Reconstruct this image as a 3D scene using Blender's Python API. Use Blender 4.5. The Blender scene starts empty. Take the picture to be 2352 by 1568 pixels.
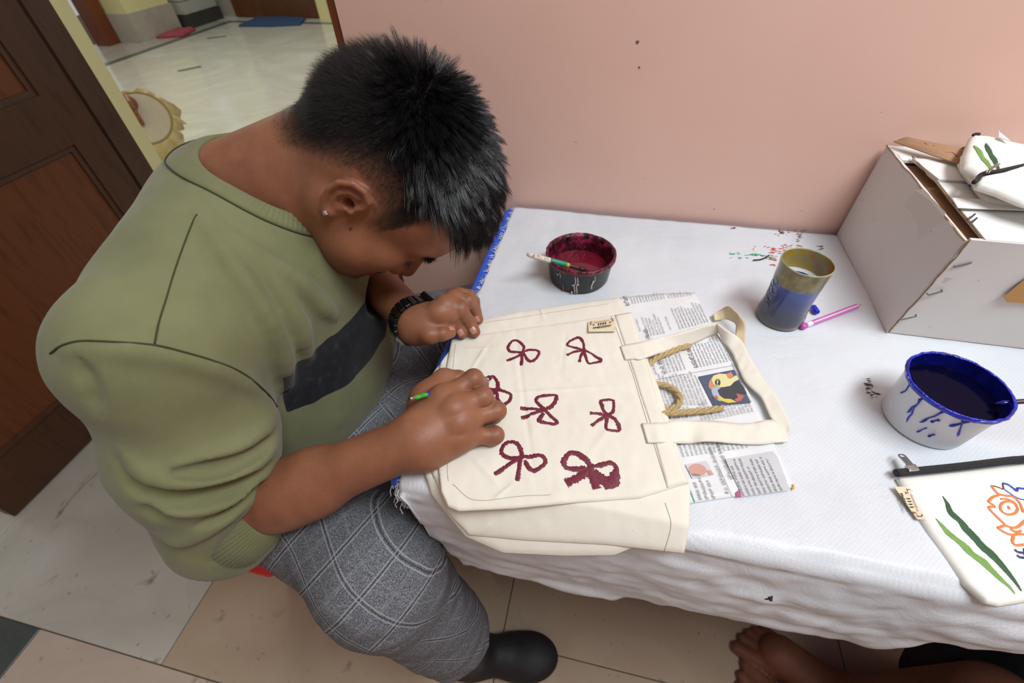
import bpy, bmesh, math, random
import numpy as np
from mathutils import Vector, Matrix
from mathutils.bvhtree import BVHTree

# ------------------------------------------------------------------ camera, world, lights
SC = bpy.context.scene
COL = SC.collection
W, H, FPX = 2352, 1568, 1040.0
CAM = np.array([0.0, 0.0, 1.15])                 # eye of the photographer, metres; z = 0 is the floor
YAW, PITCH, ROLL = np.radians([14.0, 45.6, -2.2])

def cam_axes():
    cy, sy, cp, sp = np.cos(YAW), np.sin(YAW), np.cos(PITCH), np.sin(PITCH)
    fwd = np.array([-sy*cp, cy*cp, -sp]); r = np.array([cy, sy, 0.0]); u = np.cross(r, fwd)
    cr, sr = np.cos(ROLL), np.sin(ROLL)
    return np.array([r*cr+u*sr, -r*sr+u*cr, -fwd])
RM = cam_axes()
cam_d = bpy.data.cameras.new('camera'); cam_o = bpy.data.objects.new('camera', cam_d); COL.objects.link(cam_o)
cam_d.sensor_width = 36.0; cam_d.lens = FPX/W*36.0; cam_d.clip_start = 0.02
cam_o.matrix_world = Matrix.Translation(CAM) @ Matrix(RM.T.tolist()).to_4x4()
cam_d.dof.use_dof = True; cam_d.dof.focus_distance = 0.52; cam_d.dof.aperture_fstop = 6.3
SC.camera = cam_o

wd = bpy.data.worlds.new('world'); SC.world = wd; wd.use_nodes = True
wd.node_tree.nodes['Background'].inputs[0].default_value = (0.90, 0.90, 0.89, 1)
wd.node_tree.nodes['Background'].inputs[1].default_value = 0.46

def area(name, loc, target, sx, sy, power, col):
    d = bpy.data.lights.new(name, 'AREA'); d.shape = 'RECTANGLE'; d.size = sx; d.size_y = sy; d.energy = power; d.color = col
    o = bpy.data.objects.new(name, d); COL.objects.link(o); o.location = loc
    o.rotation_euler = (Vector(target)-Vector(loc)).to_track_quat('-Z', 'Y').to_euler()
    return o
area('ceiling_tube_light', (0.85, 0.05, 2.35), (0.40, 0.45, 0.7), 1.25, 0.35, 34, (0.92, 0.97, 1.0))
area('hall_ceiling_light', (-2.9, 3.4, 2.75), (-2.9, 3.4, 0), 1.6, 1.6, 46, (1.0, 0.97, 0.88))

vs = SC.view_settings
vs.view_transform = 'Standard'; vs.look = 'None'; vs.exposure = 0.0; vs.gamma = 1.0; vs.use_curve_mapping = False

# ------------------------------------------------------------------ helpers
def ray(x, y): return RM.T @ np.array([(x-W/2)/FPX, -(y-H/2)/FPX, -1.0])
def P(x, y, z):                                  # the point at height z that the photo shows at (x, y)
    d = ray(x, y); return CAM + d*((z-CAM[2])/d[2])
def PX(x, y, X):
    d = ray(x, y); return CAM + d*((X-CAM[0])/d[0])
def PY(x, y, Y):
    d = ray(x, y); return CAM + d*((Y-CAM[1])/d[1])
def PD(x, y, dep): return CAM + ray(x, y)*dep
def proj(p):
    c = RM @ (np.asarray(p, float)-CAM); return np.array([W/2+FPX*c[0]/-c[2], H/2-FPX*c[1]/-c[2]])
def nrm(v): v = np.asarray(v, float); return v/(np.linalg.norm(v)+1e-12)
rng = np.random.default_rng(7)

def lin(c):
    c = [int(c[i:i+2], 16)/255 for i in (0, 2, 4)] if isinstance(c, str) else c
    return tuple((x/12.92 if x <= 0.04045 else ((x+0.055)/1.055)**2.4) for x in c)+(1.0,)

MATS = {}
class NT:                                        # tiny node-graph helper
    def __init__(s, m): s.t = m.node_tree; s.n = s.t.nodes; s.l = s.t.links
    def add(s, typ, **kw):
        nd = s.n.new(typ)
        for k, v in kw.items():
            if k.startswith('i_'):
                key = k[2:]; key = int(key) if key.isdigit() else key.replace('_', ' ')
                if hasattr(v, 'links') or isinstance(v, bpy.types.NodeSocket): s.l.new(v, nd.inputs[key])
                else: nd.inputs[key].default_value = v
            else: setattr(nd, k, v)
        return nd
    def coord(s, kind='Object'): return s.add('ShaderNodeTexCoord').outputs[kind]
    def noise(s, scale, detail=4, vec=None, rough=0.55, dist=0.0):
        nd = s.add('ShaderNodeTexNoise'); nd.inputs['Scale'].default_value = scale; nd.inputs['Detail'].default_value = detail
        nd.inputs['Roughness'].default_value = rough; nd.inputs['Distortion'].default_value = dist
        s.l.new(vec if vec is not None else s.coord(), nd.inputs['Vector']); return nd.outputs['Fac']
    def ramp(s, fac, stops):
        nd = s.add('ShaderNodeValToRGB'); s.l.new(fac, nd.inputs[0]); e = nd.color_ramp.elements
        while len(e) < len(stops): e.new(0.5)
        for k, (p, c) in enumerate(stops):
            e[k].position = p; e[k].color = lin(c) if isinstance(c, str) else (c if len(c) == 4 else tuple(c)+(1,))
        return nd.outputs[0]
    def mix(s, fac, a, b, mode='MIX'):
        nd = s.add('ShaderNodeMix', data_type='RGBA', blend_type=mode)
        for key, v in ((0, fac), (6, a), (7, b)):
            if isinstance(v, bpy.types.NodeSocket): s.l.new(v, nd.inputs[key])
            else: nd.inputs[key].default_value = lin(v) if isinstance(v, str) else v
        return nd.outputs[2]
    def math(s, op, a, b=0.0, clamp=False):
        nd = s.add('ShaderNodeMath', operation=op, use_clamp=clamp)
        for k, v in ((0, a), (1, b)):
            if isinstance(v, bpy.types.NodeSocket): s.l.new(v, nd.inputs[k])
            else: nd.inputs[k].default_value = v
        return nd.outputs[0]
    def smooth(s, v, a, b):
        nd = s.add('ShaderNodeMapRange', interpolation_type='SMOOTHSTEP'); s.l.new(v, nd.inputs[0])
        nd.inputs[1].default_value = a; nd.inputs[2].default_value = b; return nd.outputs[0]
    def attr(s, name): return s.add('ShaderNodeAttribute', attribute_name=name).outputs['Fac']
    def vdot(s, vec, d):
        nd = s.add('ShaderNodeVectorMath', operation='DOT_PRODUCT'); s.l.new(vec, nd.inputs[0]); nd.inputs[1].default_value = d
        return nd.outputs['Value']
    def scale(s, vec, sc):
        nd = s.add('ShaderNodeMapping'); s.l.new(vec, nd.inputs[0]); nd.inputs['Scale'].default_value = sc; return nd.outputs[0]
    def bump(s, h, strength=0.3, dist=0.002):
        nd = s.add('ShaderNodeBump'); s.l.new(h, nd.inputs['Height']); nd.inputs['Strength'].default_value = strength
        nd.inputs['Distance'].default_value = dist; s.l.new(nd.outputs[0], s.bsdf.inputs['Normal'])
    @property
    def bsdf(s): return s.n['Principled BSDF']
    def base(s, c):
        if isinstance(c, bpy.types.NodeSocket): s.l.new(c, s.bsdf.inputs['Base Color'])
        else: s.bsdf.inputs['Base Color'].default_value = lin(c)

def mat(name, col=None, rough=0.6, vary=0.0, vscale=20, bump=0.0, bscale=200, bdist=0.001, spec=0.5, metal=0.0, coat=0.0):
    if name in MATS: return MATS[name]
    m = bpy.data.materials.new(name); m.use_nodes = True; g = NT(m); MATS[name] = m
    b = g.bsdf; b.inputs['Roughness'].default_value = rough; b.inputs['Specular IOR Level'].default_value = spec
    b.inputs['Metallic'].default_value = metal; b.inputs['Coat Weight'].default_value = coat
    if col is not None:
        if vary > 0:
            c = np.array(lin(col)[:3]); n = g.noise(vscale)
            g.base(g.ramp(n, [(0.3, tuple(np.clip(c*(1-vary), 0, 1))), (0.7, tuple(np.clip(c*(1+vary), 0, 1)))]))
        else: g.base(col)
    if bump > 0: g.bump(g.noise(bscale, 3), bump, bdist)
    return m

def mesh(name, verts, faces, m=None, parent=None, smooth=False, loc=None):
    me = bpy.data.meshes.new(name); me.from_pydata([tuple(map(float, v)) for v in verts], [], [tuple(map(int, f)) for f in faces]); me.update()
    o = bpy.data.objects.new(name, me); COL.objects.link(o)
    if m is not None: me.materials.append(MATS[m] if isinstance(m, str) else m)
    if smooth: me.polygons.foreach_set('use_smooth', [True]*len(me.polygons))
    if parent is not None: put(o, parent)
    return o
def put(o, parent):
    o.parent = parent
    if parent.type == 'EMPTY': o.matrix_parent_inverse = Matrix.Translation(-Vector(parent.location))
def tag(o, label=None, cat=None, group=None, kind=None):
    if label: o['label'] = label
    if cat: o['category'] = cat
    if group: o['group'] = group
    if kind: o['kind'] = kind
    return o
def thing(name, label, cat, loc, group=None):
    o = bpy.data.objects.new(name, None); COL.objects.link(o); o.location = [float(v) for v in loc]; o.empty_display_size = 0.02
    return tag(o, label, cat, group)
def struct(name, verts, faces, m, label=None):
    return tag(mesh(name, verts, faces, m), label, None, None, 'structure')

def join(parts):                                 # [(verts, faces)] -> one
    V, F, n = [], [], 0
    for v, f in parts:
        V += [tuple(p) for p in v]; F += [tuple(i+n for i in q) for q in f]; n += len(v)
    return V, F
def box(a, b):
    (x0, y0, z0), (x1, y1, z1) = a, b
    v = [(x0,y0,z0),(x1,y0,z0),(x1,y1,z0),(x0,y1,z0),(x0,y0,z1),(x1,y0,z1),(x1,y1,z1),(x0,y1,z1)]
    return v, [(0,3,2,1),(4,5,6,7),(0,1,5,4),(1,2,6,5),(2,3,7,6),(3,0,4,7)]
def obox(c, ax, ay, az, h):                      # oriented box, half sizes h
    c = np.asarray(c, float); v = []
    for k in (-1, 1):
        for i, j in ((-1,-1),(1,-1),(1,1),(-1,1)): v.append(c+np.asarray(ax)*i*h[0]+np.asarray(ay)*j*h[1]+np.asarray(az)*k*h[2])
    return v, [(0,3,2,1),(4,5,6,7),(0,1,5,4),(1,2,6,5),(2,3,7,6),(3,0,4,7)]
def bevel(o, w=0.002, seg=2):
    md = o.modifiers.new('bevel', 'BEVEL'); md.width = w; md.segments = seg; md.limit_method = 'ANGLE'; return o
def lathe(prof, c, n=48, cap0=False, cap1=False, wob=None):
    v, f = [], []
    for k, (r, z) in enumerate(prof):
        for i in range(n):
            a = 2*math.pi*i/n; rr = r+(wob(a, k) if wob else 0)
            v.append((c[0]+rr*math.cos(a), c[1]+rr*math.sin(a), c[2]+z))
    for k in range(len(prof)-1):
        for i in range(n): j = (i+1) % n; f.append((k*n+i, k*n+j, (k+1)*n+j, (k+1)*n+i))
    if cap0: f.append(tuple(range(n-1, -1, -1)))
    if cap1: f.append(tuple((len(prof)-1)*n+i for i in range(n)))
    return v, f
def resample(pts, n):
    p = np.asarray(pts, float); d = np.r_[0, np.cumsum(np.linalg.norm(np.diff(p, axis=0), axis=1))]
    t = np.linspace(0, d[-1], n); return np.stack([np.interp(t, d, p[:, k]) for k in range(p.shape[1])], 1)
def spline(pts, n):                              # Catmull-Rom then arc-length resample
    p = np.asarray(pts, float)
    if len(p) < 3: return resample(p, n)
    q = np.vstack([2*p[0]-p[1], p, 2*p[-1]-p[-2]]); out = []
    for i in range(1, len(q)-2):
        for t in np.linspace(0, 1, 12, endpoint=False):
            a, b, c, d = q[i-1], q[i], q[i+1], q[i+2]
            out.append(0.5*((2*b)+(c-a)*t+(2*a-5*b+4*c-d)*t*t+(3*b-a-3*c+d)*t**3))
    out.append(p[-1]); return resample(out, n)
def tube(pts, r, n=8, cap=True, flat=None):
    p = np.asarray(pts, float); m = len(p); r = np.broadcast_to(np.asarray(r, float), (m,))
    t = np.gradient(p, axis=0); t /= np.linalg.norm(t, axis=1)[:, None]+1e-12
    ref = np.array([0, 0, 1.0]) if abs(t[0][2]) < 0.9 else np.array([1.0, 0, 0])
    u = nrm(ref-t[0]*np.dot(ref, t[0])); v, f = [], []
    for i in range(m):
        u = nrm(u-t[i]*np.dot(u, t[i])); w = np.cross(t[i], u)
        for k in range(n):
            a = 2*math.pi*k/n; v.append(p[i]+r[i]*(math.cos(a)*u+math.sin(a)*w))
    for i in range(m-1):
        for k in range(n): j = (k+1) % n; f.append((i*n+k, i*n+j, (i+1)*n+j, (i+1)*n+k))
    if cap: f.append(tuple(range(n-1, -1, -1))); f.append(tuple((m-1)*n+k for k in range(n)))
    return v, f
def grid_faces(nu, nv, off=0, flip=False):
    f = []
    for j in range(nv-1):
        for i in range(nu-1):
            a = off+j*nu+i; q = (a, a+1, a+nu+1, a+nu); f.append(q[::-1] if flip else q)
    return f
def coons(top, right, bottom, left, nu, nv):     # A-B top, B-C right, D-C bottom, A-D left  -> (nv, nu, dim)
    T, B = resample(top, nu), resample(bottom, nu); L, Rr = resample(left, nv), resample(right, nv)
    u = np.linspace(0, 1, nu)[None, :, None]; v = np.linspace(0, 1, nv)[:, None, None]
    A, Bc, D, C = T[0], T[-1], B[0], B[-1]
    return (1-v)*T[None]+v*B[None]+(1-u)*L[:, None]+u*Rr[:, None]-((1-u)*(1-v)*A+u*(1-v)*Bc+(1-u)*v*D+u*v*C)
def slab(g, ztop, zbot):                         # closed sheet: g (nv,nu,>=2) plan, ztop/zbot arrays
    nv, nu = g.shape[:2]
    top = np.dstack([g[..., :2], ztop]).reshape(-1, 3); bot = np.dstack([g[..., :2], np.broadcast_to(zbot, (nv, nu))]).reshape(-1, 3)
    n = nu*nv; area2 = 0
    d1 = g[0, -1, :2]-g[0, 0, :2]; d2 = g[-1, 0, :2]-g[0, 0, :2]; fl = (d1[0]*d2[1]-d1[1]*d2[0]) < 0
    f = grid_faces(nu, nv, 0, fl)+grid_faces(nu, nv, n, not fl)
    ring = [i for i in range(nu)]+[j*nu+nu-1 for j in range(1, nv)]+[(nv-1)*nu+i for i in range(nu-2, -1, -1)]+[j*nu for j in range(nv-2, 0, -1)]
    for a, b in zip(ring, ring[1:]+ring[:1]): f.append((a, a+n, b+n, b) if not fl else (b, b+n, a+n, a))
    return np.vstack([top, bot]), f
def edge_h(nv, nu, k, p=2.0):                    # 0 at the rim -> 1 inside, over k cells
    j, i = np.mgrid[0:nv, 0:nu]; e = np.minimum(np.minimum(i, nu-1-i), np.minimum(j, nv-1-j))/k
    e = np.clip(e, 0, 1); return np.sqrt(1-(1-e)**2)
def vnoise(p, scale, seed=0):                    # cheap smooth value noise, numpy, any dims, about -1..1
    p = np.asarray(p, float)*scale; i = np.floor(p).astype(np.int64); fr = p-i; fr = fr*fr*(3-2*fr); dim = p.shape[-1]
    out = 0.0
    for c in range(2**dim):
        h = np.full(p.shape[:-1], seed*374761393, np.int64); w = 1.0
        for k in range(dim):
            b = (c >> k) & 1; h = h + (i[..., k]+b)*[668265263, 2147483647, 1274126177][k]; w = w*(fr[..., k] if b else 1-fr[..., k])
        h = (h ^ (h >> 13))*1274126177; h = (h ^ (h >> 16)) & 0xffff
        out = out+w*(h/32767.5-1)
    return out
def bvh_of(*objs):
    V, F = [], []
    for o in objs:
        n = len(V); V += [v.co.copy() for v in o.data.vertices]; F += [tuple(i+n for i in p.vertices) for p in o.data.polygons]
    return BVHTree.FromPolygons(V, F)
def drop(b, x, y, default):
    h = b.ray_cast(Vector((x, y, 2.0)), Vector((0, 0, -1))); return h[0].z if h[0] is not None else default
def ribbon_on(b, pts, wid, n, lift=0.0004, thick=0.0004, z0=0.7, jit=0.0):   # painted stroke lying on a surface
    c = spline(pts, n); t = np.gradient(c[:, :2], axis=0); t /= np.linalg.norm(t, axis=1)[:, None]+1e-12
    nn = np.stack([-t[:, 1], t[:, 0]], 1); w = np.broadcast_to(np.asarray(wid, float), (n,)).copy()
    cols = []
    for s in (-1, -0.5, 0, 0.5, 1):
        ww = w*(1+jit*rng.standard_normal(n)*abs(s)); q = c[:, :2]+nn*ww[:, None]*0.5*s
        cols.append([(x, y, drop(b, x, y, z0)+lift+thick*(1-s*s)) for x, y in q])
    v = [p for i in range(n) for p in (cols[k][i] for k in range(5))]
    return v, grid_faces(5, n)
def text_geo(s, size, origin, xd, yd, spacing=1.0, align='LEFT', res=1, bold=0.0, maxw=None):     # lettering as flat mesh in the plane (xd, yd)
    cu = bpy.data.curves.new('t', 'FONT'); cu.body = s; cu.size = size; cu.space_line = spacing; cu.align_x = align
    cu.resolution_u = res; cu.offset = bold*size; o = bpy.data.objects.new('t', cu); COL.objects.link(o)
    dg = bpy.context.evaluated_depsgraph_get(); me = bpy.data.meshes.new_from_object(o.evaluated_get(dg))
    xd, yd, og = np.asarray(xd, float), np.asarray(yd, float), np.asarray(origin, float)
    xs_ = [p.co.x for p in me.vertices]; kx = 1.0 if not maxw or not xs_ else min(1.0, maxw/max(1e-9, max(xs_)-min(xs_)))
    v = [og+xd*p.co.x*kx+yd*p.co.y for p in me.vertices]; f = [tuple(p.vertices) for p in me.polygons]
    bpy.data.objects.remove(o); bpy.data.curves.remove(cu); bpy.data.meshes.remove(me)
    return v, f
# ------------------------------------------------------------------ materials of the setting
def m_wall():
    m = mat('pink_paint', 'D8AC9B', 0.55); g = NT(m); c = g.coord()
    n = g.noise(2.2, 5, c); base = g.ramp(n, [(0.3, 'DAB3A3'), (0.7, 'E2BCAD')])
    spk = g.smooth(g.noise(55, 2, c), 0.745, 0.80); scuff = g.smooth(g.noise(9, 6, g.scale(c, (1, 1, 7))), 0.70, 0.82)
    base = g.mix(g.math('MULTIPLY', scuff, 0.22), base, '9A6E60'); base = g.mix(g.math('MULTIPLY', spk, 0.5), base, '8A6458')
    g.base(base); g.bump(g.noise(160, 4), 0.12, 0.001)
m_wall()
mat('yellow_paint', 'D9D29A', 0.6, 0.05, 3); mat('grey_skirting', 'A9A497', 0.5, 0.12, 6)
def m_wood(name, a, b, sc=(1, 1, 1)):
    m = mat(name, a, 0.38); g = NT(m); c = g.scale(g.coord(), sc)
    g.base(g.ramp(g.noise(9, 6, c, 0.6, 0.6), [(0.25, a), (0.55, b), (0.8, a)])); g.bump(g.noise(30, 4, c), 0.1, 0.001)
m_wood('door_wood', '34200F', '4A2C17', (6, 6, 0.7)); m_wood('door_panel_wood', '4C270F', '643617', (6, 6, 0.7))
m_wood('far_wood', '4A2A14', '60381C', (3, 3, 0.6)); m_wood('frame_wood', '3A2518', '4C3222', (6, 6, 0.7))
m_wood('jamb_wood', '5A2A14', '70391D', (6, 6, 0.7))
def m_marble(name, a, b, stain, sc=1.0, amt=0.75, rough=0.22):
    m = mat(name, a, rough); g = NT(m); c = g.coord('Generated') if False else g.add('ShaderNodeNewGeometry').outputs['Position']
    v = g.noise(1.6*sc, 6, c, 0.6, 1.2); base = g.ramp(v, [(0.3, a), (0.5, b), (0.72, a)])
    st = g.math('MULTIPLY', g.smooth(g.noise(7*sc, 7, g.scale(c, (1.6, 0.7, 1)), 0.68, 0.8), 0.60, 0.74), amt)
    base = g.mix(st, base, stain)
    sp = g.math('MULTIPLY', g.smooth(g.noise(38*sc, 3, c), 0.66, 0.72), 0.45*min(1, amt*1.3))
    g.base(g.mix(sp, base, '6E6149')); g.bump(g.noise(60, 3, c), 0.05, 0.0006)
m_marble('marble_white', 'BDB9B0', 'ADA79B', '5E5648', 1.0, 0.95); m_marble('marble_beige', 'B39E88', 'A8937C', '75624A', 1.3, 0.75)
m_marble('marble_hall', 'D4D4C9', 'C2C1B4', 'A8A494', 0.8, 0.3, 0.16); m_marble('marble_pinkish', 'BFAE9D', 'B3A191', '5F5547', 1.2, 0.8)
m_marble('marble_black', '2A2E2B', '3B403B', '8C928A', 2.0, 0.8); mat('grout', '6A6051', 0.9, 0.2, 30)
mat('tile_grey', 'AEB0A6', 0.35, 0.06, 5); mat('tile_dark', '3B3C38', 0.4, 0.2, 8); mat('mat_blue', '2F4A6E', 0.95, 0.15, 60)
mat('bar_green', '56645C', 0.3, 0.1, 10); mat('rag_red', '9A4550', 0.9, 0.1, 20)

# ------------------------------------------------------------------ room shell
WY = 0.796; WXL = -0.464
wb_ = struct('wall_back', *box((WXL, WY, 0), (2.4, WY+0.13, 2.7)), 'pink_paint'); mat('wall_hole', '6E5A4C', 0.9)
for x, y, r in ((1464, 97, 0.0024), (1468, 155, 0.0016), (2020, 402, 0.0011), (1640, 480, 0.0010)): c_ = PY(x, y, WY); mesh('wall_chip', [(c_[0]+r*math.cos(t)*(1+0.25*math.sin(3*t)), WY-0.0004, c_[2]+r*math.sin(t)) for t in np.linspace(0, 6.283, 13)[:-1]], [tuple(range(12))], 'wall_hole', wb_)
struct('wall_right', *box((2.4, -1.7, 0), (2.5, WY+0.13, 2.7)), 'pink_paint'); struct('wall_front', *box((-2.7, -1.8, 0), (2.5, -1.7, 2.7)), 'pink_paint')
struct('trim_1', *join([box((WXL-0.016, WY+0.004, 0), (WXL, WY+0.13, 2.7))]), 'jamb_wood')
struct('wall_left', *join([box((-2.6, 1.045, 0), (-1.50, 1.15, 2.7))]), 'yellow_paint')
struct('trim_2', *join([box((-1.50, 1.04, 0), (-1.42, 1.105, 2.15))]), 'frame_wood')
struct('trim_3', *join([box((-1.50, 1.105, 0), (-1.42, 1.15, 2.7))]), 'yellow_paint')
# open door leaf: stiles and rails in front of recessed panels
dleaf = struct('door_1', *box((-1.452, 0.205, 0.012), (-1.430, 1.028, 2.10)), 'door_panel_wood')
DX0, DX1 = -1.432, -1.418
def dpart(y0, y1, z0, z1, nm='stile'): mesh(nm, *box((DX0, y0, z0), (DX1, y1, z1)), 'door_wood', dleaf); 
dpart(0.205, 0.292, 0.012, 2.10); dpart(0.94, 1.028, 0.012, 2.10)
for z0, z1 in ((0.012, 0.155), (0.685, 0.805), (1.35, 1.46), (1.98, 2.10)): dpart(0.292, 0.94, z0, z1, 'rail')
for z0, z1 in ((0.155, 0.685), (0.805, 1.35), (1.46, 1.98)):
    a, b = (0.292, z0), (0.94, z1); w = 0.014; mesh('panel_moulding', *join([
        box((DX0-0.002, a[0], a[1]), (DX1-0.006, a[0]+w, b[1])), box((DX0-0.002, b[0]-w, a[1]), (DX1-0.006, b[0], b[1])),
        box((DX0-0.002, a[0]+w, a[1]), (DX1-0.006, b[0]-w, a[1]+w)), box((DX0-0.002, a[0]+w, b[1]-w), (DX1-0.006, b[0]-w, b[1]))]), 'frame_wood', dleaf)
# hall beyond the doorway
struct('wall_hall_left', *box((-5.75, 1.2, 0.62), (-5.50, 4.55, 2.7)), 'yellow_paint')
struct('wall_hall_corner', *box((-5.75, 4.80, 0.26), (-5.25, 5.40, 2.7)), 'yellow_paint')
struct('baseboard_hall_corner', *box((-5.77, 4.78, 0), (-5.235, 5.42, 0.26)), 'grey_skirting')
struct('trim_4', *box((-5.66, 4.62, 0), (-5.50, 4.78, 2.6)), 'jamb_wood')
struct('wall_hall_back', *box((-5.75, 6.20, 0.45), (2.4, 6.4, 2.7)), 'yellow_paint')
struct('baseboard_hall_back', *box((-5.75, 6.18, 0), (2.4, 6.42, 0.45)), 'grey_skirting')
hd = struct('door_2', *box((-5.0, 6.11, 0.01), (-3.80, 6.18, 2.1)), 'far_wood')
for k in range(2): mesh('panel', *box((-4.9+0.56*k, 6.09, 0.25), (-4.44+0.56*k, 6.112, 1.9)), 'far_wood', hd)
struct('trim_5', *box((-3.80, 6.08, 0), (-3.66, 6.18, 2.2)), 'yellow_paint')
pil = thing('tiled_pillar', 'square hall pillar clad in pale grey tiles on a dark base', 'pillar', (-5.5, 5.75, 0))
mesh('plinth', *box((-5.84, 5.46, 0), (-5.14, 6.05, 0.13)), 'tile_dark', pil)
for k in range(5):
    for j in range(2): mesh('tile', *box((-5.82+0.335*j, 5.48, 0.135+0.125*k), (-5.82+0.335*j+0.328, 6.03, 0.135+0.125*k+0.118)), 'tile_grey', pil)
# floor: slabs over a grout bed
fl = struct('floor', *box((-7.5, -1.8, -0.06), (2.6, 7.0, -0.006)), 'grout')
def ftile(x0, x1, y0, y1, m): bevel(mesh('floor_tile', *box((x0+0.001, y0+0.001, -0.03), (x1-0.001, y1-0.001, 0.0)), m, fl), 0.001, 1)
ys = [0.01+0.62*k for k in range(0, 3)]
for a, b, m in ((-2.66, -2.04, 'marble_white'), (-2.04, -1.42, 'marble_white'), (-1.42, -0.80, 'marble_white'), (-0.80, -0.10, 'marble_beige'), (-0.10, 0.60, 'marble_beige'), (0.60, 1.3, 'marble_beige'), (1.3, 2.0, 'marble_beige')):
    ftile(a, b, 0.01, 0.205 if a > -0.75 else 0.63, m)
    if a > -0.75: ftile(a, b, 0.205, 0.80, 'marble_beige')
    ftile(a, b, 0.63 if a < -0.75 else 0.80, 1.10, m)
ftile(-1.80, -1.12, -0.28, 0.01, 'marble_black')
for a, b in ((-1.12, -0.44), (-0.44, 0.24), (0.24, 0.92), (0.92, 1.6)): ftile(a, b, -0.28, 0.01, 'marble_pinkish')
for a, b in ((-2.4, -1.72), (-1.72, -1.04), (-1.04, -0.36), (-0.36, 0.32), (0.32, 1.0)): ftile(a, b, -0.95, -0.28, 'marble_white')
for i in range(8):
    for j in range(8):
        x0, y0 = -4.88+0.62*i, 1.10+0.62*j
        if y0 < 5.8 and x0 < 0.3: ftile(x0, x0+0.62, y0, min(y0+0.62, 5.82), 'marble_hall')
mesh('border_strip', *box((-4.98, 1.1, -0.03), (-4.88, 5.92, 0.0)), 'bar_green', fl); mesh('border_strip', *box((-4.88, 5.82, -0.03), (0.3, 5.92, 0.0)), 'bar_green', fl)
for i in range(9): ftile(-5.75+0.62*i, -5.75+0.62*(i+1), 5.92, 6.3, 'marble_hall')
for j in range(8): ftile(-5.75, -4.98, 1.1+0.6*j, 1.1+0.6*(j+1), 'marble_white')
for (cx, cy, an) in ((-3.96, 3.97, 0.95), (-4.53, 5.10, 0.60)):
    ax = np.array([math.cos(an), math.sin(an), 0]); ay = np.array([-ax[1], ax[0], 0])
    mesh('inlay_bar', *obox((cx, cy, -0.004), ax, ay, (0, 0, 1), (0.10, 0.028, 0.006)), 'bar_green', fl)
V, F = slab(coons([(-4.66, 6.05), (-4.3, 6.10), (-3.98, 6.06)], [(-3.98, 6.06), (-3.86, 5.72)], [(-4.60, 5.60), (-4.2, 5.62), (-3.86, 5.72)], [(-4.66, 6.05), (-4.60, 5.60)], 12, 8), np.full((8, 12), 0.018)+0.004*rng.random((8, 12)), 0.001)
tag(mesh('door_mat', V, F, 'mat_blue'), 'dark blue door mat in front of the brown hall door', 'mat')
g_ = coons([(-5.22, 5.36), (-5.02, 5.38)], [(-5.02, 5.38), (-4.95, 5.08)], [(-5.21, 4.98), (-4.95, 5.08)], [(-5.22, 5.36), (-5.21, 4.98)], 10, 10)
V, F = slab(g_, 0.02+0.05*edge_h(10, 10, 4)*(0.7+0.3*vnoise(g_[..., :2], 9)), 0.001)
tag(mesh('floor_cloth', V, F, 'rag_red', smooth=True), 'crumpled dull red cloth on the floor beside the hall pillar', 'cloth')

# ------------------------------------------------------------------ table and its woven sheet
mat('table_blue', '2E5FD8', 0.4); mat('metal_dark', '2A2A2E', 0.4, metal=0.8)
TXL, TXR, TYF, TYB = -0.200, 1.05, 0.200, 0.792
tab = thing('plastic_table', 'bright blue plastic table pushed against the pink wall under a white sheet', 'table', ((TXL+TXR)/2, (TYF+TYB)/2, 0))
bevel(mesh('tabletop', *box((TXL, TYF, 0.664), (TXR, TYB, 0.699)), 'table_blue', tab), 0.012, 3)
lx, ly = P(1140, 1292, 0.01)[:2]
for x in (lx, TXR-0.12):
    for y in (ly, TYB-0.06): lg = mesh('leg', *tube([(x, y, 0.012), (x, y, 0.665)], 0.013, 12), 'metal_dark', tab); mesh('foot_cap', *tube([(x, y, 0.001), (x, y, 0.03)], 0.020, 14), 'metal_dark', lg)
def m_sheet():
    m = mat('woven_sheet', 'E4E6EA', 0.42, spec=0.4); g = NT(m); c = g.add('ShaderNodeNewGeometry').outputs['Position']
    ck = g.add('ShaderNodeTexChecker'); g.l.new(g.scale(c, (1, 1, 1)), ck.inputs['Vector']); ck.inputs['Scale'].default_value = 420
    ck.inputs['Color1'].default_value = (1, 1, 1, 1); ck.inputs['Color2'].default_value = (0, 0, 0, 1)
    n = g.noise(5, 5, c); cr = g.noise(16, 5, g.scale(c, (1.0, 1.25, 1)), 0.55, 1.6); st = g.noise(3, 4, g.scale(c, (60, 2, 1)))
    base = g.ramp(n, [(0.3, 'CFD4DA'), (0.7, 'DEE1E5')])
    base = g.mix(g.math('MULTIPLY', ck.outputs['Fac'], 0.22), base, 'B4BCC6')
    g.base(base)
    h = g.math('ADD', g.math('MULTIPLY', ck.outputs['Fac'], 0.09), g.math('ADD', g.math('MULTIPLY', cr, 0.95), g.math('MULTIPLY', st, 0.03)))
    g.bump(h, 0.5, 0.004)
    b = g.bsdf; b.inputs['Subsurface Weight'].default_value = 0.0
m_sheet()
hem_px = [(905, 1112), (940, 1165), (975, 1215), (1020, 1258), (1060, 1285), (1120, 1292), (1200, 1318), (1280, 1340), (1340, 1356), (1470, 1368), (1600, 1385), (1760, 1415), (1880, 1440), (2000, 1460), (2180, 1466), (2352, 1475)]
hem = np.array([PY(x, y, 0.192) for x, y in hem_px]); hx, hz = hem[:, 0], hem[:, 2]
NXC, NTOP, NARC, NDR = 300, 110, 6, 46
xs = np.linspace(-0.181, 1.03, NXC); ridge = lambda x, y, z: np.stack([x, y, z], -1)
cv = []
edge_j = 0.003*vnoise(np.linspace(0, 1, NTOP+NARC+NDR)[:, None], 60, 3)
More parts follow.
